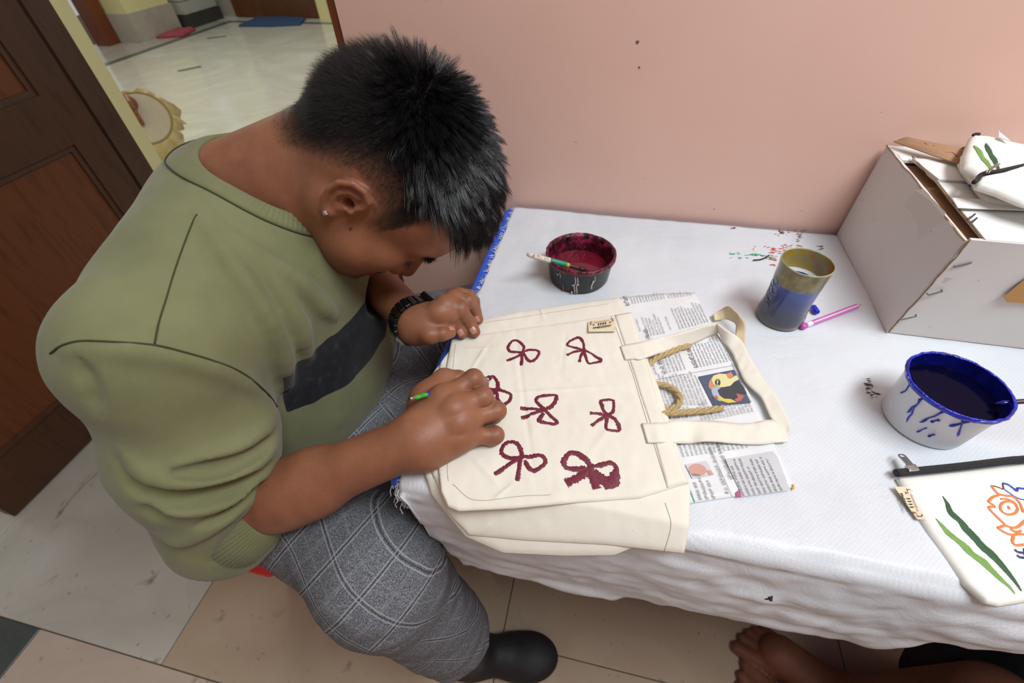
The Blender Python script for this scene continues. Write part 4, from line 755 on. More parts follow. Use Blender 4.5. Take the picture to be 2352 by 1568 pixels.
po, bd = small_pouch('white cotton pouch with black zip edge lying in front on the pile on the carton', [[(1310, 760), (1500, 710), (1840, 640), (2360, 540)], [(2360, 540), (2420, 1200)], [(1300, 840), (1500, 920), (1840, 1090), (2420, 1300)], [(1310, 760), (1290, 800), (1300, 840)]], 0.879, 0.8875, [(1240, 830), (1290, 790), (1320, 740), (1400, 715), (1560, 690), (1840, 628), (2300, 540)], 0.0026, None, 6)
w = [P(*cd(1400, 715), .893), P(*cd(1440, 670), .895), P(*cd(1535, 605), .896)]; mesh('zip_pull', *join([tube(spline([p+np.array([.0012, 0, 0]) for p in w], 10), 0.0008, 6), tube(spline([p-np.array([.0012, 0, 0]) for p in w], 10), 0.0008, 6)]), 'steel', po, True)
tag(mesh('paper_sheet', *slab(coons([P(*cd(1490, 262), .885), P(*cd(1625, 170), .905)], [P(*cd(1625, 170), .905), P(*cd(1690, 330), .893)], [P(*cd(1495, 300), .884), P(*cd(1690, 330), .893)], [P(*cd(1490, 262), .885), P(*cd(1495, 300), .884)], 6, 6), np.full((6, 6), .8925), .8919), 'paper_white'), 'white paper corner sticking up behind the leaf-painted pouch', 'paper')
tag(mesh('thread_loop', *tube(spline([P(*cd(x, y), .8635) for x, y in ((1250, 893), (1200, 880), (1180, 862), (1200, 850), (1235, 850))], 16), 0.0008, 6), 'cap_blue', smooth=True), 'small loop of blue thread poking out under the pouch pile', 'thread')
# ------------------------------------------------------------------ signed-distance modelling for bodies and clothes
f32 = np.float32
def _a(v): return np.asarray(v, f32)
def cone(p, a, b, ra, rb):
    a, b = _a(a), _a(b); ba = b-a; h = np.clip(((p-a)@ba)/f32(ba@ba), 0, 1); d = p-a-h[:, None]*ba
    return np.sqrt(np.einsum('ij,ij->i', d, d))-(ra+(rb-ra)*h)
def sph(p, c, r): d = p-_a(c); return np.sqrt(np.einsum('ij,ij->i', d, d))-r
def elli(p, c, r, M=None):                       # M rows = axes
    q = p-_a(c); q = q@_a(M).T if M is not None else q; r = _a(r)
    k0 = np.sqrt(((q/r)**2).sum(1)); k1 = np.sqrt(((q/(r*r))**2).sum(1))+1e-9; return k0*(k0-1)/k1
def smin(a, b, k): h = np.maximum(k-np.abs(a-b), 0)/k; return np.minimum(a, b)-h*h*k*0.25
def smax(a, b, k): return -smin(-a, -b, k)
def chain(p, pts, rs, k=0.004):
    d = None
    for i in range(len(pts)-1):
        c = cone(p, pts[i], pts[i+1], rs[i], rs[i+1]); d = c if d is None else np.minimum(d, c)
    return d
def surf(f, lo, hi, h):                          # sparse sampling + naive surface nets
    lo, hi = np.asarray(lo, float), np.asarray(hi, float); B = 8
    nb = np.ceil((hi-lo)/(B*h)).astype(int); n = nb*B
    ci = np.stack(np.meshgrid(*[np.arange(k) for k in nb], indexing='ij'), -1).reshape(-1, 3)
    cc = lo+(ci+0.5)*B*h; dc = f(cc.astype(f32)); D = np.repeat(np.repeat(np.repeat(np.where(dc < 0, -1.0, 1.0).astype(f32).reshape(nb), B, 0), B, 1), B, 2)
    act = ci[np.abs(dc) < B*h*1.25]; off = np.stack(np.meshgrid(*[np.arange(B)]*3, indexing='ij'), -1).reshape(-1, 3)
    for s in range(0, len(act), 400):
        idx = (act[s:s+400, None]*B+off[None]).reshape(-1, 3); D[idx[:, 0], idx[:, 1], idx[:, 2]] = f((lo+(idx+0.5)*h).astype(f32))
    S = D < 0; cnt = np.zeros(n-1, np.int8)
    cor = [(i, j, k) for i in (0, 1) for j in (0, 1) for k in (0, 1)]
    sl = lambda o: tuple(slice(o[d], n[d]-1+o[d]) for d in range(3))
    for o in cor: cnt += S[sl(o)]
    cells = np.argwhere((cnt > 0) & (cnt < 8)); vid = np.full(n-1, -1, np.int32); vid[tuple(cells.T)] = np.arange(len(cells))
    val = np.stack([D[cells[:, 0]+o[0], cells[:, 1]+o[1], cells[:, 2]+o[2]] for o in cor], 1); acc = np.zeros((len(cells), 3)); num = np.zeros(len(cells))
    for a in range(8):
        for b in range(a+1, 8):
            df = np.array(cor[b])-np.array(cor[a])
            if np.abs(df).sum() != 1: continue
            va, vb = val[:, a], val[:, b]; m = (va < 0) != (vb < 0); t = np.where(m, va/(va-vb+1e-20), 0)
            acc += np.where(m[:, None], np.array(cor[a])+t[:, None]*df, 0); num += m
    V = lo+(cells+0.5+acc/num[:, None])*h; Q = []
    for ax in range(3):
        o1, o2 = [(1, 2), (2, 0), (0, 1)][ax]; e = np.zeros(3, int); e[ax] = 1
        A = S[tuple(slice(1 if d != ax else 0, n[d]-1) for d in range(3))]; Bn = S[tuple(slice(1 if d != ax else 1, n[d]-1 if d != ax else n[d]) for d in range(3))]
        ed = np.argwhere(A != Bn); sgn = A[tuple(ed.T)]; base = ed+np.where(np.arange(3) == ax, 0, 1)
        u, v = np.zeros(3, int), np.zeros(3, int); u[o1] = 1; v[o2] = 1
        q = np.stack([vid[tuple((base-du*u-dv*v).T)] for du, dv in ((1, 1), (0, 1), (0, 0), (1, 0))], 1)
        q = np.where(sgn[:, None], q, q[:, ::-1]); Q.append(q[(q >= 0).all(1)])
    return V, np.vstack(Q)
def nmesh(name, V, Q, m, parent, smooth=True, attrs=None):
    me = bpy.data.meshes.new(name); V = np.asarray(V, f32); Q = np.asarray(Q, np.int32); k = Q.shape[1]
    me.vertices.add(len(V)); me.vertices.foreach_set('co', V.ravel()); me.loops.add(Q.size); me.loops.foreach_set('vertex_index', Q.ravel())
    me.polygons.add(len(Q)); me.polygons.foreach_set('loop_start', np.arange(0, Q.size, k, dtype=np.int32)); me.update(calc_edges=True)
    me.polygons.foreach_set('use_smooth', np.full(len(Q), smooth)); me.materials.append(MATS[m])
    for nm, a in (attrs or {}).items(): at = me.attributes.new(nm, 'FLOAT', 'POINT'); at.data.foreach_set('value', np.asarray(a, f32))
    o = bpy.data.objects.new(name, me); COL.objects.link(o)
    if parent is not None: put(o, parent)
    return o
def grad(f, p, e=0.0012):
    p = p.astype(f32); g = np.stack([f(p+_a(np.eye(3)[k]*e))-f(p-_a(np.eye(3)[k]*e)) for k in range(3)], 1); return g/(np.linalg.norm(g, axis=1)[:, None]+1e-9)
def trace(f, px, t0=0.12, t1=1.6):               # where the view ray through a photo pixel meets a surface
    out = []
    for x, y in px:
        d = nrm(ray(x, y)); t = t0; ok = False
        for _ in range(90):
            v = float(f((CAM+d*t)[None].astype(f32))[0])
            if v < 0.0006: ok = True; break
            t += v*0.8
            if t > t1: break
        if ok: out.append(CAM+d*t)
    return np.array(out)

# ------------------------------------------------------------------ the seated man: joints
HC = np.array([-0.262, 0.447, 0.914]); HF = nrm([0.385, -0.086, -0.919]); HU = nrm([0.918, 0.139, 0.372]); HR_ = nrm(np.cross(HF, HU)); HU = np.cross(HR_, HF)
HB = np.stack([HF, HU, HR_], 1)                  # columns
hw = lambda F, U, R: HC+HB@np.array([F, U, R])
NB = np.array([-0.440, 0.432, 0.878])            # base of neck
SR, SL = np.array([-0.398, 0.208, 0.848]), np.array([-0.415, 0.600, 0.835])
ER, EL = np.array([-0.385, 0.152, 0.628]), np.array([-0.452, 0.600, 0.690])
WR = P(962, 1008, 0.746)
c5 = lambda x, y: (860+x/4.61, 560+y/4.61); WL = P(*c5(440, 830), 0.747)
PEL = np.array([-0.575, 0.385, 0.50])
HPR, HPL = np.array([-0.555, 0.290, 0.495]), np.array([-0.555, 0.480, 0.495])
KR, KL = np.array([-0.222, 0.150, 0.540]), np.array([-0.205, 0.635, 0.545])
AR, AL = np.array([-0.155, 0.160, 0.110]), np.array([-0.30, 0.44, 0.10])

def hand_R():
    c3 = lambda x, y, z: P(900+x/3.135, 600+y/3.135, z)
    m = [c3(360, 985, .7700), c3(440, 1060, .7690), c3(480, 1160, .7600), c3(490, 1270, .7460)]
    pip = [c3(590, 845, .7720), c3(655, 975, .7660), c3(755, 1075, .7500), c3(745, 1250, .7340)]
    dip = [c3(640, 880, .7520), c3(690, 1010, .7450), c3(740, 1110, .7330), c3(715, 1275, .7300)]
    tip = [c3(650, 880, .7340), c3(640, 1020, .7300), c3(650, 1120, .7290), c3(630, 1270, .7290)]
    th = [c3(270, 1010, .7450), c3(375, 850, .7500), c3(480, 850, .7440), c3(575, 868, .7360)]
    return m, pip, dip, tip, th
def hand_L():
    q = lambda x, y, z: P(*c5(x, y), z)
    m = [q(685, 715, .7690), q(750, 645, .7730), q(830, 590, .7680), q(880, 560, .7580)]
    pip = [q(815, 740, .7640), q(905, 695, .7660), q(985, 610, .7640), q(1000, 560, .7520)]
    dip = [q(875, 850, .7410), q(995, 820, .7415), q(1060, 705, .7420), q(1055, 605, .7370)]
    tip = [q(928, 945, .7315), q(1062, 930, .7315), q(1098, 800, .7315), q(1075, 660, .7300)]
    th = [q(510, 900, .7470), q(590, 965, .7510), q(715, 950, .7510), q(800, 935, .7450)]
    return m, pip, dip, tip, th
HANDR, HANDL = hand_R(), hand_L()
def hand_sdf(p, wrist, elbow, H, side, thr=0.019, wb=0.022, pb=0.019, wrr=0.0265, pe=(0.040, 0.034, 0.016), tr=(.0125, .0122, .0108, .0088)):
    m, pip, dip, tip, th = H; fd = nrm(wrist-elbow); up = nrm(np.cross(m[0]-m[3], fd)); up = up if up[2] > 0 else -up
    arm = cone(p, elbow, elbow+(wrist-elbow)*0.45, 0.0345, 0.0335); arm = smin(arm, cone(p, elbow+(wrist-elbow)*0.30, wrist, 0.034, wrr), 0.03)
    d = arm
    palm = None
    for i, r in enumerate((0.0145, 0.0145, 0.0135, 0.0130)):
        base = wrist+(m[i]-m[1])*0.42+fd*0.006-up*0.004; c = cone(p, base, m[i]-up*0.006, pb, r); palm = c if palm is None else smin(palm, c, 0.012)
    mc = (m[0]+m[1]+m[2]+m[3])/4; palm = smin(palm, elli(p, (wrist*0.45+mc*0.55)-up*0.012, pe, np.stack([fd, nrm(np.cross(up, fd)), up])), 0.014)
    d = smin(d, palm, 0.022)
    fr = ((.0112, .0100, .0088, .0074), (.0114, .0102, .0090, .0076), (.0108, .0097, .0086, .0073), (.0100, .0088, .0078, .0066))
    fg = None
    for i in range(4):
        r = fr[i]; c = smin(cone(p, m[i]-up*0.004, pip[i], r[0], r[1]), smin(cone(p, pip[i], dip[i], r[1], r[2]), cone(p, dip[i], tip[i], r[2], r[3]), 0.003), 0.003)
        c = smin(c, sph(p, pip[i]+up*0.0010, r[1]+0.0004), 0.004)
        fg = c if fg is None else smin(fg, c, 0.0010)
    d = smin(d, fg, 0.0065)
    kn = None
    for i in range(4): c = sph(p, m[i]+up*0.0015, 0.0112); kn = c if kn is None else np.minimum(kn, c)
    d = smin(d, kn, 0.010)
    t = smin(cone(p, th[0], th[1], thr, tr[0]), smin(cone(p, th[1], th[2], tr[1], tr[2]), cone(p, th[2], th[3], tr[2], tr[3]), 0.003), 0.005)
    t = smin(t, cone(p, wrist-up*0.006, th[0], wb, thr), 0.02)
    return smin(d, t, 0.006)

def head_sdf(p, full=True):
    q = ((p-_a(HC))@_a(HB)).astype(f32); qa = q.copy(); qa[:, 2] = np.abs(qa[:, 2]); A = qa
    d = elli(A, (-0.004, 0.038, 0), (0.100, 0.092, 0.079))
    d = smin(d, elli(A, (-0.030, 0.025, 0.0), (0.070, 0.075, 0.074)), 0.02)
    d = smin(d, elli(A, (0.040, 0.045, 0), (0.058, 0.060, 0.063)), 0.03)
    d = smin(d, elli(A, (0.046, -0.030, 0), (0.047, 0.072, 0.056)), 0.03)
    d = smin(d, cone(A, (-0.002, -0.035, 0.058), (0.060, -0.082, 0.028), 0.016, 0.018), 0.03)
    d = smin(d, sph(A, (0.078, -0.092, 0.004), 0.020), 0.025)
    d = smin(d, sph(A, (0.048, -0.040, 0.040), 0.030), 0.03); d = smin(d, sph(A, (0.066, -0.012, 0.044), 0.019), 0.02)
    d = smin(d, cone(A, (0.090, 0.028, 0.010), (0.074, 0.030, 0.046), 0.011, 0.010), 0.014)
    d = smax(d, -sph(A, (0.104, 0.008, 0.033), 0.017), 0.012); d = smin(d, sph(A, (0.0785, 0.008, 0.032), 0.0135), 0.004)
    d = smin(d, cone(A, (0.090, 0.016, 0), (0.110, -0.026, 0), 0.008, 0.0115), 0.010); d = smin(d, sph(A, (0.100, -0.033, 0.0125), 0.0090), 0.006)
    d = smax(d, -sph(A, (0.1045, -0.0405, 0.0065), 0.0040), 0.003)
    d = smin(d, elli(A, (0.086, -0.060, 0), (0.014, 0.020, 0.026)), 0.012)
    d = smin(d, elli(A, (0.0985, -0.0555, 0), (0.0058, 0.0050, 0.021)), 0.003); d = smin(d, elli(A, (0.0975, -0.0660, 0), (0.0060, 0.0060, 0.018)), 0.003)
    if full:
        # ear
        ES = f32(0.80); A0 = A; A = (A-_a((0.0, 0.0, 0.0745)))/ES+_a((0.0, 0.0, 0.0745))
        e = elli(A, (-0.011, 0.002, 0.0795), (0.0215, 0.031, 0.0075), np.array([[0.93, 0, -0.37], [0, 1, 0], [0.37, 0, 0.93]]))
        e = smax(e, -elli(A, (-0.009, -0.002, 0.0905), (0.0145, 0.0185, 0.0095)), 0.004)
        hx_ = [(.006, .003, .0800), (.0085, .016, .0810), (.003, .0275, .0840), (-.010, .0335, .0885), (-.024, .0280, .0925), (-.0315, .0130, .0935), (-.0290, -.0060, .0905), (-.0185, -.0220, .0850), (-.0070, -.0320, .0805)]
        e = smin(e, chain(A, hx_, [.0032, .0036, .0040, .0043, .0043, .0042, .0040, .0042, .0055]), 0.0035)
        e = smin(e, chain(A, [(-.005, .020, .0840), (-.0165, .0150, .0875), (-.0205, .0030, .0880), (-.0160, -.0110, .0850), (-.0060, -.0175, .0815)], [.0028, .0034, .0036, .0034, .0034]), 0.004)
        e = smin(e, sph(A, (0.0065, -0.0030, 0.0795), 0.0048), 0.004); e = smin(e, sph(A, (-0.0040, -0.0285, 0.0805), 0.0072), 0.005)
        e = e*ES; d = smin(d, e, 0.006); d = smax(d, -cone(A0, (-0.0035, 0.000, 0.0900), (-0.002, 0.0005, 0.062), 0.0068, 0.0045), 0.003)
    return d
def neck_sdf(p):
    d = cone(p, hw(-0.022, -0.020, 0), NB, 0.060, 0.066); d = smin(d, cone(p, hw(-0.055, 0.0, 0.0), NB+np.array([-0.015, 0, 0.008]), 0.040, 0.052), 0.03)
    for s in (-1, 1): d = smin(d, cone(p, hw(-0.012, -0.030, 0.052*s), NB+np.array([0.045, -0.022*s, -0.035]), 0.017, 0.020), 0.02)
    return d
def torso_sdf(p, g=0.0):
    ax = nrm([0.33, 0.03, 0.94]); lat = nrm(np.cross(ax, [1, 0, 0])); fw = np.cross(lat, ax); M = np.stack([fw, lat, ax])
    d = elli(p, (-0.455, 0.402, 0.755), (0.118+g, 0.175+g, 0.16+g), M); d = smin(d, elli(p, (-0.490, 0.392, 0.610), (0.140+g, 0.170+g, 0.14+g), M), 0.06)
    d = smin(d, elli(p, (-0.560, 0.385, 0.500), (0.135+g, 0.175+g, 0.10+g)), 0.06)
    d = smin(d, cone(p, SR, SL, 0.052+g, 0.052+g), 0.07); return d
def headneck(p): return smin(smin(head_sdf(p), neck_sdf(p), 0.022), torso_sdf(p, -0.020), 0.03)
armR = lambda p: smin(hand_sdf(p, WR, ER, HANDR, 1), cone(p, SR, ER, 0.048, 0.042), 0.02)
armL = lambda p: smin(hand_sdf(p, WL, EL, HANDL, -1, 0.0130, 0.0175, 0.0160, 0.0245, (0.020, 0.016, 0.009), (.0112, .0100, .0096, .0082)), cone(p, SL, EL, 0.048, 0.042), 0.02)
def legs(p, g=0.0):
    d = smin(cone(p, HPR, KR, 0.075+g, 0.055+g), cone(p, HPL, KL, 0.075+g, 0.055+g), 0.05)
    return smin(d, smin(cone(p, KR, AR, 0.052+g, 0.034+g), cone(p, KL, AL, 0.052+g, 0.034+g), 0.02), 0.03)

# materials
def m_skin(name, a, b, red):
    m = mat(name, None, 0.47, spec=0.4); g = NT(m); c = g.add('ShaderNodeNewGeometry').outputs['Position']
    base = g.ramp(g.noise(26, 5, c), [(0.28, a), (0.72, b)]); base = g.mix(g.math('MULTIPLY', g.smooth(g.noise(240, 3, c), 0.5, 0.8), 0.25), base, red)
    base = g.mix(g.attr('hairmask'), base, '1B1310'); base = g.mix(g.attr('lip'), base, '5E2F2B'); base = g.mix(g.math('MULTIPLY', g.attr('palm'), g.math('ADD', 0.15, g.math('MULTIPLY', g.smooth(g.noise(420, 3, c, 0.6, 0.6), 0.42, 0.62), 0.35))), base, '4E2E20'); g.base(base)
    vo = g.add('ShaderNodeTexVoronoi', feature='DISTANCE_TO_EDGE'); vo.inputs['Scale'].default_value = 900; g.l.new(c, vo.inputs['Vector'])
    g.bump(g.math('ADD', g.math('MULTIPLY', g.smooth(vo.outputs['Distance'], 0.0, 0.25), 0.16), g.math('ADD', g.noise(900, 3, c), g.math('MULTIPLY', g.noise(150, 5, c), 0.9))), 0.20, 0.0007)
    b_ = g.bsdf; b_.inputs['Subsurface Weight'].default_value = 0.12; b_.inputs['Subsurface Radius'].default_value = (0.010, 0.004, 0.002); b_.inputs['Subsurface Scale'].default_value = 0.6
m_skin('skin', '83543D', '98664B', '7E4733')
mat('hair_black', '19181B', 0.30, 0.3, 80, spec=0.9); mat('stubble', '1A1412', 0.6); mat('nail', 'B58273', 0.3); mat('eye_white', 'B9B0A8', 0.2); mat('stud', 'D8DBE0', 0.12, metal=1.0); mat('mole', '3A2018', 0.6)

man = thing('person', 'seated man in an olive sweatshirt and grey checked trousers bending over to paint a bag', 'person', (-0.56, 0.385, 0.0))
FHL = np.array([-.13, -.093, -.071, -.058, -.045, -.032, -.018, .004, .016, .024, .036, .041, .052, .063, .072, .092, .13]); UHL = np.array([-.064, -.060, -.052, -.026, .000, .016, .026, .027, .020, .002, .002, .045, .062, .076, .090, .105, .12])
def scalp(V):
    q = (V-HC)@HB; return q, q[:, 1]-np.interp(q[:, 0], FHL, UHL)
parts = []; at_ = {'hairmask': [], 'lip': [], 'palm': []}
def add_part(f, lo, hi, h, keep=None, head=False):
    V, Q = surf(f, lo, hi, h)
    if keep is not None:
        k = keep(V); Q = Q[k[Q].all(1)]; used = np.zeros(len(V), bool); used[Q.ravel()] = True; mp = np.cumsum(used)-1; V = V[used]; Q = mp[Q]
    n = sum(len(v) for v, _ in parts); parts.append((V, Q)); hm = np.zeros(len(V)); lp = np.zeros(len(V))
    if head:
        q, m = scalp(V); ear = (np.abs(q[:, 2]) > 0.0765) & (q[:, 0] > -0.029) & (q[:, 0] < 0.010) & (q[:, 1] < 0.029)
        fade = np.clip(0.42+m/0.055*0.58, 0.42, 1.0); hm = np.clip((m+0.004)/0.016, 0, 1)*fade*(~ear)
        jaw = np.clip((-0.035-q[:, 1])/0.03, 0, 1)*np.clip((q[:, 0]-0.005)/0.03, 0, 1)*0.28; must = np.clip(1-np.abs(q[:, 1]+0.047)/0.006, 0, 1)*(q[:, 0] > 0.085)*0.85; hm = np.maximum(hm, np.maximum(jaw, must))
        brow = np.clip(1-np.abs(q[:, 1]-0.031-0.05*np.maximum(0, 0.012-np.abs(np.abs(q[:, 2])-0.03)))/0.006, 0, 1)*(q[:, 0] > 0.066)*(np.abs(q[:, 2]) > 0.010)*(np.abs(q[:, 2]) < 0.052)*0.85; hm = np.maximum(hm, brow)
        lp = np.clip(1-(((q[:, 0]-0.100)/0.009)**2+((q[:, 1]+0.0605)/0.011)**2+(q[:, 2]/0.024)**2), 0, 1)*1.5; lp = np.clip(lp, 0, 1); hm = hm*(1-lp)
    at_['hairmask'].append(hm); at_['lip'].append(lp); kn = np.zeros(len(V))
    if not head:
        for Hh in (HANDR, HANDL):
            for J in list(Hh[1])+list(Hh[2])+[Hh[4][2]]: kn = np.maximum(kn, np.exp(-((V-J-np.array([0, 0, 0.008]))**2).sum(1)/0.0075**2))
    at_['palm'].append(kn)
add_part(headneck, (-0.56, 0.30, 0.755), (-0.115, 0.60, 1.03), 0.0017, lambda V: (V@np.array([0.78, 0, 0.62]) > NB@np.array([0.78, 0, 0.62])-0.055) & (V[:, 2] > 0.77), True)
add_part(armR, (-0.46, 0.08, 0.56), (-0.06, 0.34, 0.80), 0.0015, lambda V: (V-ER)@nrm(WR-ER) > -0.02)
add_part(armL, (-0.52, 0.33, 0.62), (-0.11, 0.66, 0.80), 0.0016, lambda V: (V-EL)@nrm(WL-EL) > -0.02)
inner = lambda p: smin(smin(torso_sdf(p), legs(p, -0.02), 0.03), smin(cone(p, SR, ER, 0.044, 0.036), cone(p, SL, EL, 0.044, 0.036), 0.01), 0.03)
add_part(inner, (-0.76, 0.05, 0.02), (-0.08, 0.75, 0.92), 0.008)
VV, QQ, n = [], [], 0
for v, q in parts: VV.append(v); QQ.append(q+n); n += len(v)
body = nmesh('body', np.vstack(VV), np.vstack(QQ), 'skin', man, True, {k: np.concatenate(v) for k, v in at_.items()})
# nails, stud, mole
def nail(H, i, hand, w=0.0040, l=0.0050, th=False):
    tip, prev = (H[4][3], H[4][2]) if th else (H[3][i], H[2][i]); d = nrm(tip-prev); up0 = nrm([-0.15, -0.45, 0.85]); up = nrm(up0-d*np.dot(d, up0)); sd = np.cross(d, up); r = (0.0080 if th else (.0076, .0078, .0075, .0068)[i])
    c = tip-d*0.0020+up*0.0011; V = []
    for a in np.linspace(-1, 1, 7):
        for b in np.linspace(-1, 1, 7): x, y = a*w*math.sqrt(max(0, 1-0.35*b*b)), b*l; V.append(c+d*y*0.9+sd*x+up*(math.sqrt(max(1e-6, r*r-x*x))+0.0005-0.0016*max(0, b)**2))
    mesh('fingernail', V, grid_faces(7, 7), 'nail', hand, True)
for i in range(3): nail(HANDL, i, man)
nail(HANDL, 0, man, 0.0048, 0.0056, True)
st = hw(-0.0045, -0.0235, 0.0875); tag(mesh('ear_stud', *lathe([(0.0005, 0.0022), (0.0018, 0.0018), (0.0028, 0.0006), (0.0030, -0.0006), (0.0020, -0.0022)], (0, 0, 0), 14, True, True), 'stud', man, False), 'sparkling clear ear stud')
o = bpy.data.objects['ear_stud']; rt = Vector(HR_).to_track_quat('Z', 'Y').to_matrix().to_4x4(); o.data.transform(Matrix.Translation(Vector(st)) @ rt)
mpos = trace(head_sdf, [(805, 524)])
if len(mpos): mesh('mole', *lathe([(0.0016, -0.0006), (0.0014, 0.0005), (0.0002, 0.0008)], mpos[0], 10, False, True), 'mole', man, True)

# ------------------------------------------------------------------ hair
def strands(name, R, D0, L, rad, m, par, segs=5, grav=0.0, sdf=None, stiff=0.0, curl=0.0, clump=None):
    n = len(R); p = R.copy(); d = D0.copy(); pts = [p.copy()]
    for s in range(segs):
        d = d+np.array([0, 0, -1.0])*grav*(L/segs)[:, None]*30+curl*rng.standard_normal((n, 3)); d /= np.linalg.norm(d, axis=1)[:, None]; p = p+d*(L/segs)[:, None]
        if sdf is not None:
            dd = sdf(p.astype(f32)); need = 0.0012+stiff*(s+1)/segs; push = np.maximum(need-dd, 0)
            if push.max() > 0: gN = grad(sdf, p); p = p+gN*push[:, None]; d = p-pts[-1]; d /= np.linalg.norm(d, axis=1)[:, None]+1e-9
        pts.append(p.copy())
    pts = np.array(pts)                              # (segs+1, n, 3)
    if clump:                                        # strands gather towards guide strands at the tips
        gi = rng.choice(n, max(2, n//clump), False); nr = np.concatenate([((R[s:s+500, None]-R[gi][None])**2).sum(2).argmin(1) for s in range(0, n, 500)]); gi = gi[nr]
        for s in range(segs+1): pts[s] = pts[s]+(pts[s][gi]+(R-R[gi])*0.35-pts[s])*(0.72*(s/segs)**0.8)
    view = nrm(np.array([0.3, -0.7, 0.6])); V = []
    for s in range(segs+1):
        t = pts[min(s+1, segs)]-pts[max(s-1, 0)]; u = np.cross(t, view); u /= np.linalg.norm(u, axis=1)[:, None]+1e-9; w = np.cross(t, u); w /= np.linalg.norm(w, axis=1)[:, None]+1e-9
        r = (rad*(1-0.85*(s/segs)**1.6))[:, None]
        for k in range(3): a = 2*math.pi*k/3; V.append(pts[s]+r*(math.cos(a)*u+math.sin(a)*w))
    V = np.array(V).transpose(1, 0, 2); k3 = 3*(segs+1); b = np.arange(n)[:, None]*k3; Q = []
    for s in range(segs):
        for k in range(3): j = (k+1) % 3; Q.append(np.stack([b[:, 0]+s*3+k, b[:, 0]+s*3+j, b[:, 0]+s*3+3+j, b[:, 0]+s*3+3+k], 1))
    o = nmesh(name, V.reshape(-1, 3), np.vstack(Q), m, par, True); o['kind'] = 'stuff'; return o
hv, hq = parts[0]; q_, msk = scalp(hv)
ok = msk > -0.001; ear = (np.abs(q_[:, 2]) > 0.0765) & (q_[:, 0] > -0.029) & (q_[:, 0] < 0.010) & (q_[:, 1] < 0.029); cand = np.where(ok & ~ear)[0]
Nall = grad(head_sdf, hv[cand]); cq = q_[cand]
whorl = np.array([-0.062, 0.098, 0.004])
def pick(w, n): w = w/w.sum(); return rng.choice(len(cand), n, True, w)
def flow(q, fwd=0.8):                            # direction field on the scalp, head coordinates
    r = q-whorl; r /= np.linalg.norm(r, axis=1)[:, None]+1e-9; front = np.clip((q[:, 0]+0.05)/0.10, 0, 1)[:, None]
    return r*(1-0.45*front)+np.array([fwd, -0.25, 0.05])*front
H2W = lambda v: v@HB.T
hs = lambda p: head_sdf(p, False)
# short faded hair at nape, sides
top = np.clip((cq[:, 1]-0.062+0.22*np.clip(-cq[:, 0]-0.085, 0, 1)-np.clip(cq[:, 0]-0.02, 0, 1)*0.35)/0.030, 0, 1)
i = pick((1-top)*np.clip(msk[cand]/0.045, 0.22, 1)+0.02, 30000); q = cq[i]; jit = rng.normal(0, 0.0010, (len(i), 3)); Nn = Nall[i]; dn = np.stack([-0.15-0*q[:, 0], -0.8+0*q[:, 1], 0*q[:, 2]], 1)+0.35*rng.standard_normal((len(i), 3))
dn = H2W(dn); dn -= Nn*np.einsum('ij,ij->i', dn, Nn)[:, None]; dn /= np.linalg.norm(dn, axis=1)[:, None]+1e-9
Lh = 0.0018+0.0110*np.clip(msk[cand][i]/0.09, 0, 1)**1.3+0.010*np.clip(-(q[:, 0]+0.055)/0.04, 0, 1)*np.clip((q[:, 1]+0.01)/0.05, 0, 1)+0.004*top[i]; Lh *= rng.uniform(0.7, 1.3, len(i))
strands('hair_fade', cand_v := hv[cand][i]+jit, dn*0.75+Nn*0.65, Lh, 0.00010+0.00006*np.clip((q[:, 1]+0.01)/0.05, 0, 1), 'stubble', man, 2)
# longer hair on top
i = pick(top**1.2+1e-6, 14000); q = cq[i]; Nn = Nall[i]; fw = H2W(flow(q)+0.16*rng.standard_normal((len(i), 3))); fw -= Nn*np.einsum('ij,ij->i', fw, Nn)[:, None]; fw /= np.linalg.norm(fw, axis=1)[:, None]+1e-9
fr_ = np.clip((q[:, 0]+0.03)/0.09, 0, 1); Lh = (0.028+0.014*fr_)*rng.uniform(0.75, 1.2, len(i))*(0.55+0.45*top[i]); nearw = np.exp(-((q-whorl)**2).sum(1)/0.0006)[:, None]
strands('hair', hv[cand][i]+rng.normal(0, 0.0010, (len(i), 3)), fw*(0.80-0.35*nearw)+Nn*(0.62-0.30*fr_[:, None]+0.45*nearw), Lh, np.full(len(i), 0.00033), 'hair_black', man, 5, 0.09, hs, 0.009, 0.05, 14)
# fringe that hangs clear of the forehead
ff = np.exp(-((cq[:, 0]-0.072)/0.016)**2-((cq[:, 1]-0.088)/0.016)**2)*(np.abs(cq[:, 2]) < 0.058)
i = pick(ff+1e-9, 1500); q = cq[i]; dr_ = H2W(np.array([0.95, -0.35, 0.0])+np.stack([0*q[:, 0], 0*q[:, 0], 0.5*q[:, 2]/0.06], 1)*0.25+0.13*rng.standard_normal((len(i), 3)))
strands('fringe', hv[cand][i]+rng.normal(0, 0.001, (len(i), 3)), dr_, rng.uniform(0.026, 0.048, len(i)), np.full(len(i), 0.00036), 'hair_black', man, 5, 0.22, hs, 0.005, 0.05, 12)
